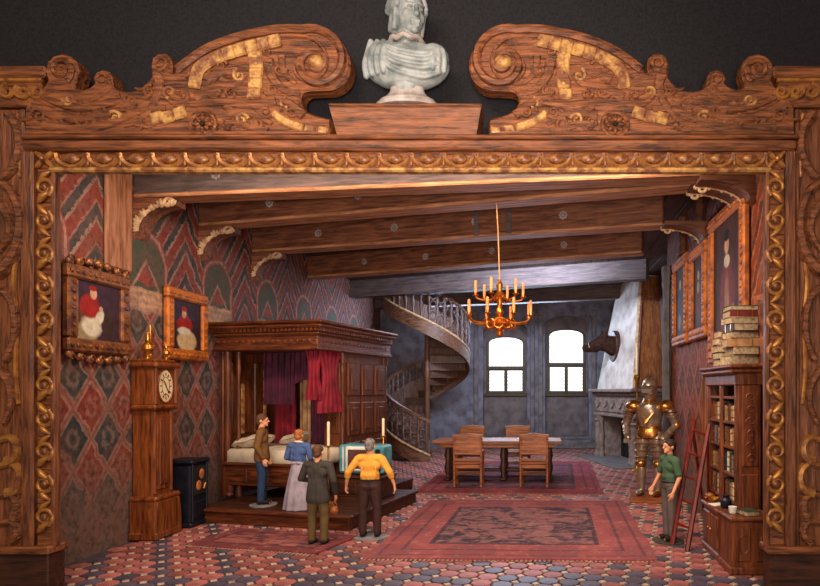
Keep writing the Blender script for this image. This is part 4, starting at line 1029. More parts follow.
# ================================================================== table and chairs
TBZ = .80; tz0 = .031
TB = thing('oak_table', 'long oak trestle table in front of the arched windows', 'table', (-.86, 12.4, tz0), 0)
for k in range(3): part('table_plank', MB().box(-1.3, 1.3, -.46+k*.31, -.46+k*.31+.305, TBZ-.06, TBZ, .01), M['chairwood'], TB)
part('apron', MB().box(-1.15, 1.15, -.38, .38, TBZ-.14, TBZ-.055, .01), M['chairwood'], TB)
for x in (-1.0, .12, 1.05):
    part('trestle_leg', MB().lathe([(.06, .06), (.05, .12), (.08, .25), (.05, .38), (.075, .5), (.05, .6), (.06, TBZ-.13)], 10, (x, -.26, 0)).lathe([(.06, .06), (.05, .12), (.08, .25), (.05, .38), (.075, .5), (.05, .6), (.06, TBZ-.13)], 10, (x, .26, 0)), M['darkwood'], TB, kind=None) if False else None
    for y in (-.26, .26): part('trestle_leg', MB().lathe([(.06, .06), (.05, .12), (.08, .25), (.05, .38), (.075, .5), (.05, .6), (.06, TBZ-.13)], 10, (x, y, 0)), M['darkwood'], TB)
    part('trestle_foot', MB().box(x-.06, x+.06, -.40, .40, 0, .07, .02), M['darkwood'], TB)
part('stretcher', MB().box(-1.0, 1.05, -.05, .05, .14, .22, .015), M['darkwood'], TB)
def chair(label, x, y, rz, group=None):
    T = thing('oak_chair', label, 'chair', (x, y, tz0), rz, 'oak chairs at the table')
    W2 = .25
    for sx in (-1, 1):
        part('rear_leg', MB().tube([(sx*W2, .23, 0), (sx*W2, .21, .45), (sx*W2, .26, .96)], .026, 6), M['chairwood'], T)
        part('front_leg', MB().lathe([(.026, 0), (.03, .05), (.022, .12), (.032, .25), (.024, .42)], 8, (sx*W2, -.21, 0)), M['chairwood'], T)
        part('side_stretcher', MB().box(sx*W2-.015, sx*W2+.015, -.2, .22, .12, .16), M['chairwood'], T)
        part('armrest', MB().box(sx*W2-.028, sx*W2+.028, -.22, .24, .64, .67, .012), M['chairwood'], T); part('arm_support', MB().tube([(sx*W2, -.19, .44), (sx*W2, -.17, .65)], .018, 6), M['chairwood'], T)
    part('seat', MB().box(-.27, .27, -.24, .24, .42, .47, .018), M['chairwood'], T); part('seat_apron', MB().box(-.24, .24, -.21, .21, .34, .43, .01), M['chairwood'], T)
    part('backrest', MB().box(-.25, .25, .225, .255, .60, .95, .012), M['chairwood'], T)
    part('back_crest', MB().prism([(-.28, .93), (.28, .93), (.28, .99), (.1, 1.0), (0, 1.02), (-.1, 1.0), (-.28, .99)], .225, .275, .008), M['chairwood'], T)
    part('back_slat', MB().box(-.24, .24, .23, .25, .50, .54), M['chairwood'], T); part('front_stretcher', MB().box(-.24, .24, -.225, -.195, .18, .24, .008), M['chairwood'], T)
p = G(469, 485, tz0); chair('oak armchair with its back to the rug, on the spiral stair side', p.x, p.y-.02, PI+.02)
p = G(534.5, 485, tz0); chair('oak armchair with its back to the rug, on the fireplace side', p.x, p.y-.02, PI-.04)
chair('oak armchair on the window side of the table, close to the spiral stair', -1.55, 13.5, 0)
chair('oak armchair on the window side of the table, close to the fireplace', -.50, 13.5, .05)
o = part('paper_sheet', MB().box(-.14, .14, -.1, .1, 0, .012, .003), M['white'], None); o.location = (-.35, 12.55, TBZ+tz0); o.rotation_euler = (0, 0, .2); tag(o, 'thin white stack of paper lying on the oak table', 'paper')

# ================================================================== spiral stair
M['stairwood'] = wood('stair_dark_oak', srgb(48, 30, 24), srgb(124, 84, 60), 0, 3, .45, .4); M['stairwood_d'] = wood('stair_carved_wood', srgb(52, 36, 34), srgb(118, 90, 80), 2, 3.4, .5, .6)
SC = Vector((-3.12, 16.6, 0)); RS = 1.12; RISE = 3.45; TURN = 1.30
ST = thing('spiral_stair', 'carved dark wood spiral stair climbing to the ceiling behind the bed', 'stair', SC)
part('newel_pole', MB().lathe([(.13, 0), (.13, .2), (.08, .26), (.075, 2.2), (.1, 2.3), (.075, 2.4), (.075, 4.72)], 12), M['stairwood'], ST)
def hang(f): return -PI/2+.25-2*PI*f                            # clockwise from the front
nst = 22
for k in range(nst):
    f0, f1 = TURN*k/nst, TURN*(k+1.15)/nst; z = RISE*TURN*(k+1)/nst; a0, a1 = hang(f0), hang(f1); pts = [(.06*math.cos(a0), .06*math.sin(a0))]
    pts = [(.07*math.cos(a0), .07*math.sin(a0)), (RS*math.cos(a0), RS*math.sin(a0)), (RS*math.cos((a0+a1)/2), RS*math.sin((a0+a1)/2)), (RS*math.cos(a1), RS*math.sin(a1)), (.07*math.cos(a1), .07*math.sin(a1))]
    n = 5; part('tread', MB().add([(x, y, z-.05) for x, y in pts]+[(x, y, z) for x, y in pts], [tuple(range(n)), tuple(range(n, 2*n))]+[(i, (i+1) % n, (i+1) % n+n, i+n) for i in range(n)]), M['stairwood'], ST, False)
    part('riser', MB().add([(.07*math.cos(a0), .07*math.sin(a0), z-.2), (RS*math.cos(a0), RS*math.sin(a0), z-.2), (RS*math.cos(a0), RS*math.sin(a0), z-.04), (.07*math.cos(a0), .07*math.sin(a0), z-.04)], [(0,1,2,3)]), M['stairwood_d'], ST, False)
NR = 84
def helix(r, dz, f0=0.0, f1=TURN): return [(r*math.cos(hang(f0+(f1-f0)*k/NR)), r*math.sin(hang(f0+(f1-f0)*k/NR)), RISE*(f0+(f1-f0)*k/NR)+dz) for k in range(NR+1)]
def ribbon(r, za, zb, th):
    lo0, hi0, lo1, hi1 = helix(r, za), helix(r, zb), helix(r+th, za), helix(r+th, zb); vs_ = lo0+hi0+lo1+hi1; N_ = NR+1; fs_ = []
    for k in range(NR):
        for (a, b) in ((0, N_), (2*N_, 3*N_), (0, 2*N_), (N_, 3*N_)): fs_.append((a+k, a+k+1, b+k+1, b+k))
    for k in (0, NR): fs_.append((k, k+N_, k+3*N_, k+2*N_))
    vs_ = [(x, y, min(max(z, .0), 4.73)) for x, y, z in vs_]
    return MB().add(vs_, fs_)
part('outer_stringer', ribbon(RS, -.22, .16, .05), M['stairwood'], ST, True, 50)
part('handrail', ribbon(RS-.02, 1.0, 1.08, .09), M['stairwood'], ST, True, 50)
part('stringer_moulding', MB().tube([(x, y, min(max(z, .02), 4.7)) for x, y, z in helix(RS+.05, .16)], .028, 6), M['cream'], ST)
# carved panel with piercings: strips between balusters
nb = 46
for k in range(nb):
    f = TURN*(k+.5)/nb; a = hang(f); z0 = RISE*f+.14; x, y = (RS+.025)*math.cos(a), (RS+.025)*math.sin(a)
    if z0+.2 > 4.7: break
    zt = min(.9, 4.7-z0)
    part('baluster', MB().lathe([(.022, 0), (.03, zt*.1), (.018, zt*.2), (.045, zt*.4), (.02, zt*.55), (.045, zt*.72), (.018, zt*.88), (.028, zt)], 8, (x, y, z0)), M['stairwood_d'], ST)
    if z0 < 3.6:
        cu = MB(); f2 = TURN*(k+1)/nb
        for q, dz in enumerate((.22, .5, .76)):
            pts = []
            for t_ in range(9):
                tt = t_*PI/4; ff = f2+.012*math.cos(tt); aa = hang(ff); pts.append(((RS+.025)*math.cos(aa), (RS+.025)*math.sin(aa), RISE*f2+.14+dz+.11*math.sin(tt)))
            cu.tube(pts[:-1], .022, 5, True)
        part('pierced_carving', cu, M['stairwood_d'], ST, True, 60)
part('backing_panel', ribbon(RS-.005, .12, .55, .012), M['stairwood_d'], ST, True, 50)

# ================================================================== chandelier
cx = Vector((-.52, 7.72, 0)); zb = 2.52
CD = thing('chandelier', 'two-tier brass chandelier with amber candles hanging from a rope', 'chandelier', (cx.x, cx.y, zb))
M['cbrass'] = plain('orange_brass', srgb(214, 128, 50), srgb(140, 72, 24), .3, .85, 12, .1); M['amber'] = plain('amber_candle', srgb(226, 140, 84), srgb(198, 106, 58), .5, 0, 8, .05)
part('rope', MB().tube([(-.04, 0, 4.25-zb), (-.02, 0, 3.9-zb), (0, 0, .76)], .008, 5), plain('pale_rope', srgb(196, 150, 100), srgb(150, 104, 64), .9), CD)
part('central_stem', MB().lathe([(.004, 0), (.04, .03), (.05, .07), (.03, .1), (.12, .14), (.14, .18), (.06, .22), (.035, .27), (.055, .33), (.03, .4), (.05, .5), (.075, .55), (.03, .6), (.045, .68), (.015, .74), (.01, .77)], 14), M['cbrass'], CD)
rg_ = MB()
for k in range(12):
    a = k*PI/6; rg_.tube([(.2*math.cos(a)+.06*math.cos(t)*math.cos(a+PI/2), .2*math.sin(a)+.06*math.cos(t)*math.sin(a+PI/2), .17+.06*math.sin(t)) for t in [2*PI*q/10 for q in range(10)]], .009, 5, True)
part('scrolled_basket', rg_, M['cbrass'], CD, True, 60)
def arm(R, z0, a, zc, hcd):
    d = Vector((math.cos(a), math.sin(a), 0))
    A = part('arm', MB().tube(smooth_path([tuple(d*.04+Vector((0, 0, z0))), tuple(d*R*.45+Vector((0, 0, z0-.07))), tuple(d*R*.85+Vector((0, 0, z0-.06))), tuple(d*R+Vector((0, 0, zc)))], 4), .011, 6), M['cbrass'], CD)
    part('drip_pan', MB().lathe([(.012, 0), (.04, .012), (.042, .02), (.02, .025), (.022, .05)], 10, d*R+Vector((0, 0, zc))), M['cbrass'], A)
    part('candle', MB().lathe([(.018, .04), (.018, .04+hcd), (.004, .05+hcd)], 8, d*R+Vector((0, 0, zc))), M['amber'], A)
for k in range(8): arm(.42, .26, PI/8+k*PI/4+.1, .26, .16)
for k in range(6): arm(.31, .55, k*PI/3+.25, .52, .16)
# ================================================================== fireplace with tapering hood
FA = math.radians(-76)
FP = thing('fireplace', 'tall stone fireplace with carved frieze, columns and tapering plaster hood', 'fireplace', (1.84, 15.65, 0), FA)
# local: front -Y (into the room), +X towards the viewer, back at y=1.05
M['plaster'] = plain('pale_hood_plaster', srgb(206, 196, 186), srgb(160, 146, 138), .8, 0, 3, .3)
M['fpstone'] = plain('carved_fireplace_stone', srgb(136, 118, 108), srgb(92, 76, 70), .75, 0, 7, .5)
M['warm_brown'] = wood('oak_and_warm_light', srgb(104, 56, 28), srgb(166, 104, 58), 2, 2, .5, .3)
for sx in (-1, 1):
    part('jamb', MB().box(*sorted((sx*1.45, sx*1.02)), .22, 1.02, 0, 1.18, .015), M['fpstone'], FP)
    part('column', MB().lathe([(.14, 0), (.14, .08), (.10, .12), (.085, .2), (.1, .6), (.075, .95), (.12, 1.02), (.09, 1.06), (.14, 1.16)], 12, (sx*1.28, .12, 0)), M['fpstone'], FP)
    part('column', MB().lathe([(.10, 0), (.10, .08), (.07, .12), (.06, .2), (.075, .6), (.055, .95), (.09, 1.02), (.10, 1.16)], 12, (sx*1.06, .14, 0)), M['fpstone'], FP)
part('firebox', MB().box(-1.02, 1.02, .70, 1.02, 0, 1.18), M['black'], FP)
part('fire_back', MB().box(-.6, .6, .66, .71, .05, .9, .01), M['iron'], FP)
part('frieze', MB().box(-1.45, 1.45, .08, 1.02, 1.16, 1.72, .015), M['fpstone'], FP)
for k in range(5):
    x = -1.36+k*.55; part('frieze_panel', MB().box(x, x+.5, .05, .1, 1.26, 1.62, .018), M['fpstone'], FP)
    part('frieze_swag', MB().tube([(x+.06+.38*t, .04, 1.54-.14*math.sin(PI*t)) for t in [q/8 for q in range(9)]], .028, 6), M['fpstone'], FP)
part('architrave', MB().box(-1.48, 1.48, .03, 1.02, 1.15, 1.22, .015), M['fpstone'], FP)
part('mantel_bed', MB().box(-1.50, 1.50, .0, 1.02, 1.70, 1.80, .03), M['fpstone'], FP)
part('mantel_shelf', MB().box(-1.58, 1.58, -.10, 1.02, 1.79, 1.88, .02), M['fpstone'], FP)
z0, z1 = 1.88, ZC-.02
lo = [(-1.32, .10), (1.32, .10), (1.32, 1.02), (-1.32, 1.02)]; hi = [(-.80, .52), (.78, .52), (.78, 1.02), (-.80, 1.02)]
part('hood', MB().add([(x, y, z0) for x, y in lo]+[(x, y, z1) for x, y in hi], [(0,3,2,1),(4,5,6,7),(0,1,5,4),(1,2,6,5),(2,3,7,6),(3,0,4,7)]), M['plaster'], FP, False)
def hoodpt(fx, f): return None
pn = MB()
def hs(y, f):                                                   # point on the near side of the hood
    x = 1.32+(.78-1.32)*f; return (x, y, z0+(z1-z0)*f)
v0 = [hs(.14, .0), hs(1.0, .0), hs(1.0, .99), hs(.545, .99)]; off = Vector((.03, 0, .006))
pn.add([Vector(p) for p in v0]+[Vector(p)+off for p in v0], [(0,1,2,3),(4,7,6,5),(0,4,5,1),(1,5,6,2),(2,6,7,3),(3,7,4,0)])
SDp = part('side_panel', pn, M['warm_brown'], FP, False)  # brown cladding stands in for warm light on the hood's near side
for (a, b) in ((hs(.16, .01), hs(.55, .98)), (hs(.95, .01), hs(.97, .98)), (hs(.16, .015), hs(.97, .015)), (hs(.47, .78), hs(.97, .78))):
    part('panel_moulding', MB().tube([Vector(a)+off, Vector(b)+off], .035, 6), M['beam'], SDp)
part('hood_edge', MB().tube([(1.32, .10, z0), (.78, .52, z1)], .05, 8), M['cream'], FP)
part('hearth_slab', MB().box(-1.55, 1.6, -.5, .6, 0, .02, .006), M['stone'], FP)
# boar head trophy on the hood
M['fur'] = plain('dark_brown_fur', srgb(58, 36, 26), srgb(30, 18, 14), .9, 0, 14, .8, .1)
TRz = 3.02; f_ = (TRz-1.88)/(z1-z0); RT = Matrix.Translation((1.84, 15.65, 0)) @ Matrix.Rotation(FA, 4, 'Z')
tl = RT @ Vector((-.35, .10+.42*f_-.03, TRz))
TR = thing('boar_trophy', 'dark brown boar head trophy mounted on the pale chimney hood', 'trophy', tl, FA)
b = MB(); b.cap((0, -.02, 0), (0, -.30, .10), .27, .22); b.cap((0, -.30, .10), (0, -.58, .0), .22, .15); b.cap((0, -.58, .0), (0, -.78, -.06), .14, .10); b.ell((0, -.86, -.06), (.10, .035, .095))
b.cap((0, -.5, -.09), (0, -.78, -.13), .08, .05)
for sx in (-1, 1): b.cap((sx*.12, -.30, .26), (sx*.22, -.28, .44), .075, .02, 8); b.ell((sx*.1, -.52, .09), .035)
link('boar_head', blob(b, .02, M['fur'], 'boar_head', 3), TR)
part('trophy_plaque', MB().prism([(.34*math.cos(t), .42*math.sin(t)) for t in [2*PI*k/20 for k in range(20)]], -.06, .06, .02), M['darkwood'], TR)
for sx in (-1, 1):
    part('tusk', MB().tube(smooth_path([(sx*.06, -.72, -.08), (sx*.11, -.75, -.02), (sx*.1, -.76, .06)], 4), [.018-.0018*k for k in range(9)], 6), M['wax'], TR)
    part('eye', MB().ell((sx*.12, -.55, .10), .018, None, 8, 6), M['black'], TR)
# gilded torchere by the fireplace
T = thing('brass_torchere', 'slender gilded torchere pole with flame finial in front of the chimney hood', 'torchere', G(637, 472))
part('base', MB().lathe([(.14, 0), (.14, .03), (.05, .08), (.03, .2)], 12), M['brass'], T); part('pole', MB().lathe([(.025, .15), (.02, 1.3), (.05, 1.36), (.02, 1.42), (.018, 2.0), (.07, 2.1), (.075, 2.16), (.03, 2.2)], 10), M['brass'], T)
part('candle', MB().lathe([(.03, 2.18), (.028, 2.8), (.005, 2.84)], 8), M['wax'], T)

# ================================================================== suit of armour
M['steel'] = gilt('gilded_steel', srgb(190, 178, 164), srgb(140, 120, 100), srgb(112, 72, 36), .45, .68, 5, .85, .28); M['gsteel'] = plain('bronze_trim', srgb(196, 136, 66), srgb(120, 74, 34), .3, .85, 10, .15)
ap = G(655, 503); 
PD = thing('armour_pedestal', 'low brown wooden pedestal under the suit of armour', 'pedestal', (ap.x-.02, ap.y+.22, 0), math.radians(-8))
part('slab', MB().box(-.36, .34, -.24, .3, 0, .09, .012), M['chairwood'], PD); part('moulding', MB().box(-.38, .36, -.26, .32, .0, .035, .012), M['chairwood'], PD)
AR = thing('suit_of_armour', 'standing suit of gilded steel plate armour with closed helmet on a pedestal', 'armour', (ap.x-.04, ap.y+.25, .09), math.radians(-28)); AR.scale = (1.1, 1.1, 1.03)
k_ = 1.0
for sx in (-1, 1):
    x = sx*.13
    part('sabaton', MB().ell((x, -.09, .045), (.055, .14, .045)).ell((x, -.0, .06), (.05, .06, .07)), M['gsteel'] if sx > 0 else M['steel'], AR)
    gr = part('greave', MB().lathe([(.055, .06), (.05, .12), (.075, .30), (.07, .42), (.06, .47)], 12, (x, 0, 0)), M['steel'], AR)
    part('poleyn', MB().ell((x, -.02, .51), (.085, .085, .07)).ell((x+sx*.08, 0, .51), (.02, .05, .05)), M['gsteel'], AR)
    cu = part('cuisse', MB().lathe([(.07, .54), (.095, .70), (.105, .85), (.09, .93)], 12, (x, 0, 0)), M['steel'], AR)
    for z in (.62, .72, .82): part('lame_rim', MB().tube([(x+.1*math.cos(t), .1*math.sin(t), z) for t in [2*PI*q/14 for q in range(14)]], .009, 5, True), M['gsteel'], cu)
    ts = part('tasset', MB().lathe([(.115, .80), (.125, .88), (.12, .98), (.10, 1.04)], 12, (sx*.11, -.01, 0)), M['steel'], AR)
    for z in (.84, .92): part('lame_rim', MB().tube([(sx*.11+.125*math.cos(t), -.01+.125*math.sin(t), z) for t in [2*PI*q/14 for q in range(14)]], .01, 5, True), M['gsteel'], ts)
    pd = part('pauldron', MB().ell((sx*.25, 0, 1.44), (.13, .13, .11)), M['gsteel'], AR)
    for q in range(4): part('pauldron_lame', MB().tube([(sx*(.27+.028*q)+.11*math.cos(t)*.75, .115*math.sin(t), 1.43-.045*q+.02*math.cos(t)*sx) for t in [2*PI*p_/14 for p_ in range(14)]], .014, 5, True), M['steel' if q % 2 else 'gsteel'], pd)
    el, wr = Vector((sx*.40, .05, 1.14)), Vector((sx*.30, -.16, .98))
    part('rerebrace', MB().cap((sx*.31, 0, 1.38), el, .075, .062), M['steel'], AR); part('couter', MB().ell(el, (.075, .075, .075)), M['gsteel'], AR)
    va = part('vambrace', MB().cap(el, wr, .06, .055), M['steel'], AR)
    for q in range(3): c_ = el.lerp(wr, .35+.25*q); part('lame_rim', MB().ell(c_, (.066, .066, .02), None, 12, 6), M['gsteel'], va)
    ga = MB().cap(wr, wr+Vector((-sx*.03, -.05, -.04)), .06, .05)
    for q in range(4): p0 = wr+Vector((-sx*(.0+.022*q)+sx*.02, -.08, -.06)); ga.cap(p0, p0+Vector((0, -.02, -.06)), .013, .011, 6)
    part('gauntlet', ga, M['steel'], AR)
part('fauld', MB().lathe([(.21, .94), (.22, 1.0), (.18, 1.08), (.165, 1.12)], 16, (0, 0, 0), 1, .78), M['gsteel'], AR)
cs = part('cuirass', MB().lathe([(.165, 1.08), (.16, 1.14), (.20, 1.28), (.22, 1.38), (.19, 1.47), (.10, 1.53)], 18, (0, 0, 0), 1, .80, 0, lambda a, z: 1+.10*max(0, math.cos(a+PI/2))**6), M['steel'], AR)
for q in range(3): part('breast_band', MB().tube(smooth_path([(-.15+.03*q, -.10, 1.44-.03*q), (0, -.21, 1.22-.02*q), (.15-.03*q, -.10, 1.44-.03*q)], 5), .012, 5), M['gsteel'], cs)
part('belt', MB().tube([(.172*math.cos(t), .138*math.sin(t), 1.11) for t in [2*PI*q/20 for q in range(20)]], .018, 6, True), M['gsteel'], AR)
part('gorget', MB().lathe([(.125, 1.50), (.10, 1.55), (.085, 1.60)], 14), M['gsteel'], AR)
hm = part('helmet', MB().lathe([(.09, 1.56), (.105, 1.62), (.125, 1.70), (.125, 1.78), (.10, 1.86), (.05, 1.905), (.01, 1.92)], 16, (0, 0, 0), .92, 1.1), M['steel'], AR)
part('visor', MB().prism([(-.09, 1.64), (.09, 1.64), (.11, 1.72), (.10, 1.78), (-.10, 1.78), (-.11, 1.72)], -.17, -.09, .03), M['steel'], hm)
part('eye_slit', MB().box(-.075, .075, -.178, -.16, 1.735, 1.75), M['black'], hm); part('crest_comb', MB().prism([(y_, z_) for y_, z_ in [(-.12, 1.82), (-.08, 1.89), (0, 1.95), (.08, 1.92), (.13, 1.82), (.0, 1.88)]], -.008, .008).xf(Matrix.Rotation(PI/2, 4, 'Z')), M['gsteel'], hm)

# ================================================================== bookcase and lower chest
KX0, KX1, KY0, KY1 = 2.11, XR-.01, 6.42, 7.56; KZ = 2.02
BK = thing('bookcase', 'tall carved oak bookcase with open shelves against the right wall', 'bookcase', (KX1, (KY0+KY1)/2, 0), -PI/2)
# local: front -Y (room), +X towards the viewer
kw = KY1-KY0; kd = KX1-KX0
part('back_board', MB().box(-kw/2, kw/2, -.03, 0, .05, KZ), M['darkwood'], BK)
SP = part('side_board', MB().box(kw/2-.04, kw/2, -kd, 0, 0, KZ, .006), M['casewood'], BK); part('side_board', MB().box(-kw/2, -kw/2+.04, -kd, 0, 0, KZ, .006), M['casewood'], BK)
for (z0_, z1_) in ((.12, .95), (1.03, 1.9)): part('carved_side_panel', MB().box(kw/2-.005, kw/2+.018, -kd+.05, -.05, z0_, z1_, .014), M['casewood'], SP)
sc_ = MB()
for q in range(6): sc_.tube([(kw/2+.02, -kd/2+.05*math.cos(t)*(1-t/9)*(-1)**q, 1.12+.13*q+.05*math.sin(t)*(1-t/9)) for t in [k*.6 for k in range(11)]], .009, 5)
part('side_scrollwork', sc_, M['casewood'], SP, kind='stuff')
shelves = [.08, .62, .92, 1.22, 1.50, 1.78]
for z in shelves: part('shelf', MB().box(-kw/2+.04, kw/2-.04, -kd+.01, -.03, z-.03, z, .004), M['casewood'], BK)
for x in (-kw/2+.03, -.01, kw/2-.05): part('front_stile', MB().box(x-.03, x+.03, -kd-.01, -kd+.03, .03, KZ, .008), M['casewood'], BK)
part('plinth', MB().box(-kw/2-.02, kw/2+.01, -kd-.02, 0, 0, .08, .012), M['casewood'], BK)
part('cornice', MB().box(-kw/2-.06, kw/2+.03, -kd-.07, 0, KZ, KZ+.07, .025), M['casewood'], BK); part('cornice_cap', MB().box(-kw/2-.08, kw/2+.05, -kd-.09, 0, KZ+.065, KZ+.11, .015), M['casewood'], BK)
part('frieze', MB().box(-kw/2-.02, kw/2+.012, -kd-.02, 0, KZ-.12, KZ+.01, .012), M['casewood'], BK)
bookcols = [('brown', (104, 62, 36)), ('dark red', (112, 34, 28)), ('tan', (170, 126, 80)), ('dark green', (58, 66, 46)), ('black', (44, 34, 30)), ('cream', (196, 172, 132)), ('rust', (142, 72, 38)), ('maroon', (84, 24, 34)), ('grey', (118, 108, 100)), ('navy blue', (44, 50, 76)), ('ochre', (180, 132, 58)), ('ivory', (216, 200, 168)), ('chestnut', (122, 58, 30)), ('olive', (96, 90, 52))]
BM = [plain('book_'+n.replace(' ', '_'), srgb(*c), srgb(*[int(v*.7) for v in c]), .6, 0, 10, .15) for n, c in bookcols]
M['pages'] = plain('old_book_pages', srgb(180, 158, 124), srgb(110, 88, 64), .85, 0, 30, .3)
bmesh_cache = {}
def book_geo(w_, h_, d_):
    # spine faces -Y, standing: width x, height z, depth y
    co = MB().box(-w_/2, -w_/2+.006, 0, d_, 0, h_, .002).box(w_/2-.006, w_/2, 0, d_, 0, h_, .002).box(-w_/2, w_/2, -.004, .006, 0, h_, .002)
    pg = MB().box(-w_/2+.005, w_/2-.005, .004, d_-.006, .006, h_-.008); return co, pg
def book(label, mati, w_, h_, d_, mat4, group, bands=2):
    T = thing('book', label, 'book', (0,0,0), 0, group); T.matrix_world = mat4
    co, pg = book_geo(w_, h_, d_); c_ = part('cover', co, BM[mati], T, False); part('pages', pg, M['pages'], T, False)
    bn = MB()
    for q in range(bands): z = h_*(.25+.5*q/max(1, bands-1)); bn.box(-w_/2, w_/2, -.008, -.003, z-.006, z+.006)
    part('spine_band', bn, M['brass'], c_, False) if bands == 1 else [part('spine_band', MB().box(-w_/2, w_/2, -.008, -.003, h_*(.25+.5*q/(bands-1))-.006, h_*(.25+.5*q/(bands-1))+.006), M['brass'], c_, False) for q in range(bands)]
    return T
BKM = Matrix.Translation((KX1, (KY0+KY1)/2, 0)) @ Matrix.Rotation(-PI/2, 4, 'Z')
names = ['bottom', 'second lowest', 'third lowest', 'third highest', 'second highest', 'top']
for si, z in enumerate(shelves[:-1]):
    if si == 0: continue
    x = -kw/2+.08; bag = random.sample(range(14), 14)
    while x < kw/2-.14:
        w_ = random.uniform(.045, .085); h_ = min(shelves[si+1]-z-.07, random.uniform(.17, .23)); mi = bag.pop() if bag else random.randrange(14)
        if abs(x+w_/2+.01) < .05: x += .03
        nx = bookcols[mi][0]
        book('%s leather book standing on the %s bookcase shelf' % (nx, names[si]), mi, w_, h_, .16, BKM @ Matrix.Translation((x+w_/2, -kd+.05, z)), 'books on the bookcase shelves'); x += w_+.004
        if random.random() < .12: x += .06
# pile of old books on top of the bookcase
def lying(mi, label, px, py, pz, w_, h_, th, rz, group, pagesout=True):
    # book lying flat, fore-edge or head towards the viewer
    m4 = Matrix.Translation((px, py, pz)) @ Matrix.Rotation(rz, 4, 'Z') @ Matrix(((0,0,1,0),(0,1,0,0),(-1,0,0,0),(0,0,0,1))) @ Matrix.Translation((-th/2, -w_/2, -h_/2))
    return book(label, mi, th, h_, w_, m4, group)
zz = KZ+.11; pile = [(5, .105), (0, .085), (2, .09), (6, .075), (4, .085), (5, .07), (1, .07), (3, .055)]
px, py = KX0+.14, 6.72
ordn = ['at the bottom of', 'second from the bottom of', 'third from the bottom of', 'fourth from the bottom of', 'fourth from the top of', 'third from the top of', 'second from the top of', 'on top of']
for q, (mi, th) in enumerate(pile):
    lying(mi, 'old %s book lying %s the pile on the bookcase' % (bookcols[mi][0], ordn[q]), px+random.uniform(-.015, .015)-.01*(q > 5), py+random.uniform(-.02, .02), zz, .27-.015*(q > 4), .36-.03*(q > 4), th, (PI, PI/2, 0, PI, -PI/2, PI, 0, PI)[q]+random.uniform(-.12, .12), 'pile of old books on the bookcase'); zz += th+.003
zz = KZ+.11
for q, mi in enumerate((0, 4, 2, 6, 1)):
    lying(mi, 'worn %s book in the low pile behind the high pile on the bookcase' % bookcols[mi][0], px-.02+random.uniform(-.015, .015), py+.42, zz, .24, .32, .08, PI+random.uniform(-.15, .15), 'low pile of old books on the bookcase'); zz += .083
# lower chest in front of the bookcase
LC = thing('carved_chest', 'carved oak chest standing in front of the bookcase end', 'chest', (2.0, 6.06, 0), 0)
lx0, lx1, ly0, ly1, lz = -.08, .36, -.06, .34, .58
part('body', MB().box(lx0, lx1, ly0, ly1, .04, lz-.04, .012), M['casewood'], LC); part('lid', MB().box(lx0-.03, lx1, ly0-.03, ly1, lz-.05, lz, .018), M['casewood'], LC); part('plinth', MB().box(lx0-.025, lx1, ly0-.025, ly1, 0, .08, .015), M['casewood'], LC)
for (a, b) in ((lx0+.04, lx0+.19), (lx0+.24, lx1-.03)):
    q = part('front_panel', MB().box(a, b, ly0-.018, ly0+.01, .13, lz-.1, .014), M['casewood'], LC); part('carved_roundel', MB().tube([((a+b)/2+.05*math.cos(t), ly0-.02, .31+.09*math.sin(t)) for t in [2*PI*k/16 for k in range(16)]], .009, 5, True), M['casewood'], q)
LB = thing('low_cabinet', 'low carved oak cabinet with clutter on it along the foot of the bookcase', 'cabinet', (1.93, 6.98, 0), 0)
part('body', MB().box(0, .16, -.54, .10, .04, .52, .012), M['casewood'], LB); part('top', MB().box(-.03, .16, -.54, .13, .51, .56, .015), M['casewood'], LB); part('plinth', MB().box(-.02, .16, -.54, .12, 0, .08, .015), M['casewood'], LB)
for k in range(2):
    q = part('door', MB().box(-.018, .01, -.50+.3*k, -.24+.3*k, .12, .47, .012), M['casewood'], LB); part('knob', MB().ell((-.03, -.28+.1*k, .3), .014, None, 8, 6), M['brass'], q)
# clutter on the chest and cabinet
def small(name, mb, mat, loc, label, cat, rz=0): o = part(name, mb, mat, None); o.location = loc; o.rotation_euler = (0, 0, rz); tag(o, label, cat); return o
small('paper_scroll', MB().box(-.10, .10, -.07, .07, 0, .012, .003), M['white'], (2.01, 6.74, .56), 'loose white sheets of paper on the low cabinet', 'paper', .3)
T = thing('casket', 'little reddish brown domed casket with two brass knobs on the low cabinet', 'casket', (1.985, 7.02, .56), -.6)
part('box', MB().box(-.06, .06, -.045, .045, 0, .05, .008), M['redwood'], T); part('domed_lid', MB().ell((0, 0, .05), (.062, .048, .045), None, 14, 8), M['clockwood'], T)
for sx in (-1, 1): part('knob', MB().ell((sx*.028, -.05, .035), .013, None, 8, 6), M['brass'], T)
small('brass_bowl', MB().lathe([(.03, 0), (.035, .01), (.06, .05), (.07, .065), (.062, .06), (.02, .02)], 14), M['brass'], (1.985, 6.87, .56), 'small brass bowl on the low cabinet between casket and papers', 'bowl')
small('dark_jar', MB().lathe([(.045, 0), (.06, .03), (.06, .09), (.035, .12), (.045, .14), (.01, .15)], 14), M['iron'], (2.03, 6.55, .56), 'dark lidded jar at the end of the low cabinet', 'jar')
small('white_cup', MB().lathe([(.025, 0), (.035, .005), (.045, .07), (.04, .068), (.02, .01)], 14), M['white'], (1.985, 6.18, .58), 'little white cup standing on the carved chest', 'cup')
lying(3, 'dark green book lying flat on the carved chest', 2.12, 6.12, .58, .15, .2, .05, 1.8, 'books lying on the carved chest')
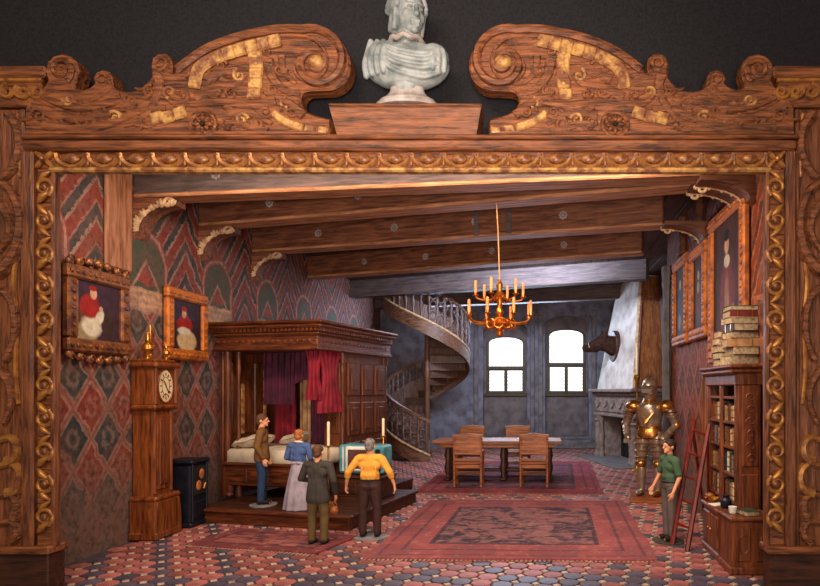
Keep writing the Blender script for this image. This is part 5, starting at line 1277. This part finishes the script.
# carved chair-back shaped panel left of the bookcase
o = thing('carved_wall_panel', 'rounded carved wooden panel on the right wall beside the bookcase', 'panel', (XR-.01, 8.15, 1.15), -PI/2)
ol = [(-.42, 0), (.42, 0), (.42, .75)]+[(.42*math.cos(t), .75+.30*math.sin(t)) for t in [PI*k/14 for k in range(1, 14)]]+[(-.42, .75)]
part('panel_board', MB().prism(ol, -.07, 0, .02), M['warm_brown'], o)
part('panel_rim', MB().tube([(x*.86, -.075, .06+z*.9) for x, z in ol], .025, 6, True), M['casewood'], o); part('panel_motif', MB().tube([(.2*math.cos(t)*(1-t/14), -.072, .5+.26*math.sin(t)*(1-t/14)) for t in [k*.45 for k in range(24)]], .022, 6), M['casewood'], o)

# ================================================================== step ladder
LD = thing('step_ladder', 'dark red wooden step ladder leaning open beside the bookcase', 'ladder', (0, 0, 0))
f1, f2 = G(672, 545), G(687, 551); t1, t2 = P(694, 419, 7.48), P(709, 424, 7.22)
LD.location = ((f1+f2)/2); LO = LD.location.copy()
def lp(p): return p-LO
part('rail', MB().tube([lp(f1)+Vector((0, 0, .0)), lp(t1)], .03, 6), M['redwood'], LD); part('rail', MB().tube([lp(f2), lp(t2)], .03, 6), M['redwood'], LD)
for k in range(5):
    f = .17+.185*k; a, b = lp(f1).lerp(lp(t1), f), lp(f2).lerp(lp(t2), f); part('rung', MB().tube([a, b], .017, 6), M['redwood'], LD)
r1, r2 = Vector((2.2, 7.92, 0)), Vector((2.16, 7.66, 0)); tt1, tt2 = f1.lerp(t1, .93), f2.lerp(t2, .93)
part('rear_leg', MB().tube([lp(r1), lp(tt1)], .019, 6), M['redwood'], LD); part('rear_leg', MB().tube([lp(r2), lp(tt2)], .019, 6), M['redwood'], LD)
part('rear_brace', MB().tube([lp(r1.lerp(tt1, .35)), lp(r2.lerp(tt2, .35))], .013, 6), M['redwood'], LD)
# ================================================================== miniature people
M['skin'] = plain('painted_skin', srgb(214, 150, 112), srgb(190, 120, 84), .6, 0, 8, .05)
def cloth(name, c, sc=9): return plain(name, srgb(*c), srgb(*[int(v*.84) for v in c]), .85, 0, sc, .3, .15)
def person(label, loc, rz, h, hair, top, bottom, arms, sleeve='long', hem=.80, legs=.10, skirt=False, base=None, hairkind='short', collar=None, shoe=(40, 30, 28), tuck=False, tilt=0.0):
    """local front is -Y; sizes given for a 1.75 m body and scaled to h"""
    k = h/1.75; S = Matrix.Diagonal((k*1.12, k*1.12, k, 1)); bt = .022 if base else 0.0
    T = thing('person', label, 'person', loc, rz)
    def sx_(mb): return mb.xf(Matrix.Translation((0, 0, bt)) @ S)
    hc = Vector((0, -.01, 1.625)); RT_ = Matrix.Translation(hc) @ Matrix.Rotation(tilt, 4, 'Z') @ Matrix.Translation(-hc)
    b = MB()
    n0 = 0
    b.ell((0, 0, 1.645), (.076, .096, .108), None, 14, 10); b.ell((0, -.035, 1.575), (.054, .062, .06)); b.ell((0, -.075, 1.535), (.028, .025, .022))
    b.cap((0, -.092, 1.645), (0, -.112, 1.605), .010, .015, 8); b.ell((0, -.088, 1.567), (.024, .014, .008)); b.ell((0, -.085, 1.665), (.055, .02, .012))
    for s_ in (-1, 1): b.ell((s_*.078, .008, 1.62), (.012, .022, .032)); b.ell((s_*.03, -.088, 1.638), (.013, .010, .009))
    b.xf(RT_)
    b.cap((0, .01, 1.44), (0, -.005, 1.56), .055, .05); b.cap((-.14, 0, 1.40), (.14, 0, 1.40), .06, .06); b.cap((0, 0, 1.05), (0, 0, 1.34), .105, .12, 12, .75)
    b.cap((0, 0, .95), (0, 0, 1.02), .11, .11, 12, .8)
    for s_ in (-1, 1):
        x = s_*legs; b.cap((s_*.08, 0, .92), (x, -.01, .5), .07, .05); b.cap((x, -.01, .5), (x, .01, .1), .048, .034); b.cap((x, .01, .05), (x, -.12, .03), .035, .026)
    for s_, (el, wr, hd) in zip((-1, 1), arms):
        sh = Vector((s_*.185, 0, 1.395)); el = Vector(el); wr = Vector(wr); hd = Vector(hd).normalized()
        b.cap(sh, el, .046, .038); b.cap(el, wr, .036, .025)
        nrm = Vector((-s_, 0, 0)); nrm = (nrm-hd*nrm.dot(hd)).normalized(); tv = hd.cross(nrm).normalized()
        if tv.y > 0: tv = -tv
        pm = wr+hd*.05; b.cap(wr, wr+hd*.085, .028, .034, 10, .6, nrm)
        for q, (ln, o_) in enumerate(((.068, -.027), (.078, -.009), (.072, .009), (.056, .026))):
            r0 = wr+hd*.095-tv*o_; r1 = r0+hd*ln*.5+nrm*.008; r2 = r1+hd*ln*.4+nrm*.026; b.cap(r0-hd*.02, r1, .0105, .0095, 6); b.cap(r1, r2, .0095, .008, 6)
        t0 = wr+hd*.03+tv*.026; t1 = t0+hd*.035+tv*.028+nrm*.008; b.cap(t0, t1, .013, .011, 6); b.cap(t1, t1+hd*.034+nrm*.008, .011, .009, 6)
    BD_ = link('body', blob(sx_(b), .0075*k, M['skin'], 'body', 2), T)
    for s_ in (-1, 1): part('eye', sx_(MB().ell((s_*.03, -.098, 1.64), (.011, .006, .006), None, 8, 6).xf(RT_)), M['black'], T)
    part('mouth', sx_(MB().ell((0, -.1, 1.566), (.020, .006, .004), None, 8, 4).xf(RT_)), BM[1], T)
    # hair
    hb = MB(); hb.ell((0, .012, 1.665), (.086, .102, .102), None, 16, 10); hb.ell((0, .05, 1.60), (.072, .055, .075))
    cuts = [(Vector((0, -.085, 1.70))*1.0, Vector((0, -.8, -.45)))]
    if hairkind == 'bun': hb.ell((0, .075, 1.71), (.05, .045, .05)); hb.ell((0, .05, 1.60), (.078, .06, .07))
    hb.xf(RT_)
    cuts = [(Matrix.Translation((0, 0, bt)) @ S @ (RT_ @ c), RT_.to_3x3() @ n) for c, n in cuts]
    link('hair', blob(sx_(hb), .010*k, hair, 'hair', 2, cuts), T)
    # upper garment
    g = MB(); ex_ = .022
    g.cap((0, .005, 1.40), (0, .0, 1.475), .085, .062, 12, .85); g.cap((-.15, 0, 1.398), (.15, 0, 1.398), .081, .081, 12)
    g.cap((0, 0, 1.02), (0, 0, 1.32), .125+ex_*.3, .145, 14, .72); g.cap((-.07, 0, 1.28), (.07, 0, 1.28), .115, .115, 12, .9)
    g.cap((-.045, 0, hem+.06), (-.03, 0, 1.1), .15 if not tuck else .11, .13, 14, .85); g.cap((.045, 0, hem+.06), (.03, 0, 1.1), .15 if not tuck else .11, .13, 14, .85)
    for s_, (el, wr, hd) in zip((-1, 1), arms):
        sh = Vector((s_*.185, 0, 1.39)); el = Vector(el); wr = Vector(wr)
        if sleeve == 'short': g.cap(sh, sh.lerp(el, .8), .072, .062)
        else:
            g.cap(sh, el, .070, .056)
            if sleeve == 'long': g.cap(el, el.lerp(wr, .93), .054, .042)
            else: g.cap(el, el.lerp(wr, .35), .056, .052)
    for q in range(5): g.cap((-.12+.06*q, .078, max(1.0, hem+.09)+.02*(q % 2)), (-.11+.055*q, .090, 1.25), .016, .012, 6)   # soft folds down the back
    link('jacket' if sleeve == 'long' and not skirt else 'shirt', blob(sx_(g), .011*k, top, 'top', 3, [(Vector((0, 0, hem*k+bt)), Vector((0, 0, -1)))]), T)
    # lower garment
    if skirt:
        fold = lambda a, z: 1+.055*math.sin(11*a)*(1.1-z)+.02*math.sin(5*a+1)
        part('skirt', sx_(MB().lathe([(.30, .01), (.305, .03), (.27, .3), (.22, .6), (.175, .85), (.135, 1.02), (.12, 1.06)], 66, (0, 0, 0), 1, .9, 0, fold)), bottom, T, True, 80)
        part('apron_bow', sx_(MB().ell((-.05, .125, 1.03), (.05, .02, .03)).ell((.05, .125, 1.03), (.05, .02, .03))), bottom, T)
    else:
        t_ = MB(); t_.cap((-.03, 0, .97), (.03, 0, .97), .128, .128, 12, .85)
        for s_ in (-1, 1):
            x = s_*legs; t_.cap((s_*.075, .005, .90), (x, -.01, .5), .098, .070); t_.cap((x, -.01, .5), (x, .005, .09), .070, .062)
        t_.cap((-.055, .035, .90), (-.055, .02, .86), .085, .08); t_.cap((.055, .035, .90), (.055, .02, .86), .085, .08)
        link('trousers', blob(sx_(t_), .011*k, bottom, 'trousers', 2, [(Vector((0, 0, .055*k+bt)), Vector((0, 0, -1))), (Vector((0, 0, 1.06*k+bt)), Vector((0, 0, 1)))]), T)
        if tuck: part('belt', sx_(MB().tube([(.142*math.cos(t), .115*math.sin(t), 1.02) for t in [2*PI*q/24 for q in range(24)]], .014, 6, True)), M['black'], T)
    sm = M.setdefault('shoe%d' % sum(shoe), cloth('shoe_leather', shoe))
    for s_ in (-1, 1):
        x = s_*legs; m_ = MB(); m_.cap((x, .03, .045), (x, -.10, .040), .045, .042); m_.cap((x, .01, .05), (x, .01, .10), .045, .04); part('shoe', sx_(m_.xf(Matrix.Identity(4))), sm, T, True, 80)
    if collar: part('collar', sx_(MB().tube([(.075*math.cos(t), .005+.07*math.sin(t), 1.475+.02*math.sin(t)) for t in [2*PI*q/24 for q in range(24)]], .022, 7, True)), collar, T, True, 80)
    if base: part('stand_disc', MB().lathe([(.22, .0), (.22, .012), (.205, .016)], 24, (0, -.02, 0), 1.0, .85), base, T)
    return T
def hair_(n, c): return plain(n, srgb(*c), srgb(*[int(v*.6) for v in c]), .7, 0, 25, .5, .3)
H_br, H_or, H_gr, H_dk = hair_('brown_hair', (92, 58, 36)), hair_('auburn_hair', (176, 104, 50)), hair_('grey_hair', (120, 112, 106)), hair_('dark_hair', (44, 28, 22))
down = lambda s, o=.26, f=0.0: ((s*(o+.02), .02, 1.12), (s*(o+.04), -.02+f, .87), (0, -.15, -1))
M['disc'] = plain('grey_stand_disc', srgb(128, 122, 122), srgb(100, 94, 96), .8); M['disc_g'] = plain('dark_green_stand_disc', srgb(58, 52, 38), srgb(40, 38, 28), .8)
# 1 brown jacket, seen from the side, looks to the right
p = G(262, 505, PZ); person('person in brown jacket and blue jeans standing on the bed platform', (p.x, p.y, PZ), math.radians(105), 1.28, H_br, cloth('brown_jacket', (116, 80, 46)), cloth('blue_jeans', (46, 62, 92)),
       [((-.24, .04, 1.13), (-.2, -.06, .90), (0, -.2, -1)), ((.24, .05, 1.13), (.22, -.06, .90), (0, -.2, -1))], base=M['disc'], hem=.84, legs=.085)
# 2 woman in long skirt
p = G(299, 509, PZ); person('person in blue blouse with white collar and long lavender skirt', (p.x, p.y, PZ), PI-.15, 1.10, H_or, cloth('blue_blouse', (72, 92, 138)), cloth('lavender_skirt', (160, 148, 160)),
       [((-.25, .02, 1.13), (-.17, -.17, 1.05), (.4, -1, 0)), ((.25, .02, 1.13), (.17, -.17, 1.05), (-.4, -1, 0))], skirt=True, hem=1.02, hairkind='bun', collar=M['white'], tuck=True)
# 3 dark jacket
p = G(318, 544, .026); DJ = person('person in charcoal jacket and olive trousers standing on the small rug', (p.x, p.y, .028), PI-.1, 1.17, H_br, cloth('charcoal_jacket', (62, 56, 52)), cloth('olive_trousers', (98, 78, 46)),
       [((-.27, .03, 1.12), (-.24, -.10, .87), (0, -.3, -1)), ((.28, .0, 1.15), (.20, -.20, 1.08), (-.5, -1, 0))], hem=.74, legs=.10)
# 4 yellow shirt
p = G(370, 538); person('person in mustard yellow shirt and dark trousers with rolled sleeves', (p.x, p.y, 0.0), PI, 1.22, H_gr, cloth('mustard_shirt', (218, 150, 60)), cloth('dark_trousers', (62, 40, 36)),
       [((-.33, .06, 1.16), (-.385, -.02, .92), (-.1, -.12, -1)), ((.33, .06, 1.16), (.385, -.02, .92), (.1, -.12, -1))], sleeve='rolled', hem=.98, legs=.115, base=M['disc'], tuck=True)
# 5 green shirt by the ladder
p = G(668, 541); person('person in green shirt and grey trousers looking up at the armour', (p.x+.02, p.y, 0), math.radians(-72), 1.22, H_dk, cloth('green_shirt', (66, 88, 66)), cloth('grey_trousers', (96, 84, 80)),
       [((-.26, -.02, 1.13), (-.27, -.14, .90), (0, -.4, -1)), ((.26, .02, 1.12), (.28, -.10, .88), (0, -.3, -1))], sleeve='short', hem=.97, legs=.085, base=M['disc_g'], tuck=True)
p = G(331, 508, .62)
T = thing('handbag', 'small orange brown bag held by the person in charcoal jacket', 'bag', (0, 0, 0)); T.location = DJ.matrix_basis @ Vector((-.155, -.085, .385))
part('bag_body', MB().ell((0, 0, 0), (.055, .04, .06), None, 12, 8), M['chairwood'], T); part('bag_handle', MB().tube([(.035*math.cos(t), 0, .05+.05*math.sin(t)) for t in [PI*q/8 for q in range(9)]], .007, 5), M['chairwood'], T)
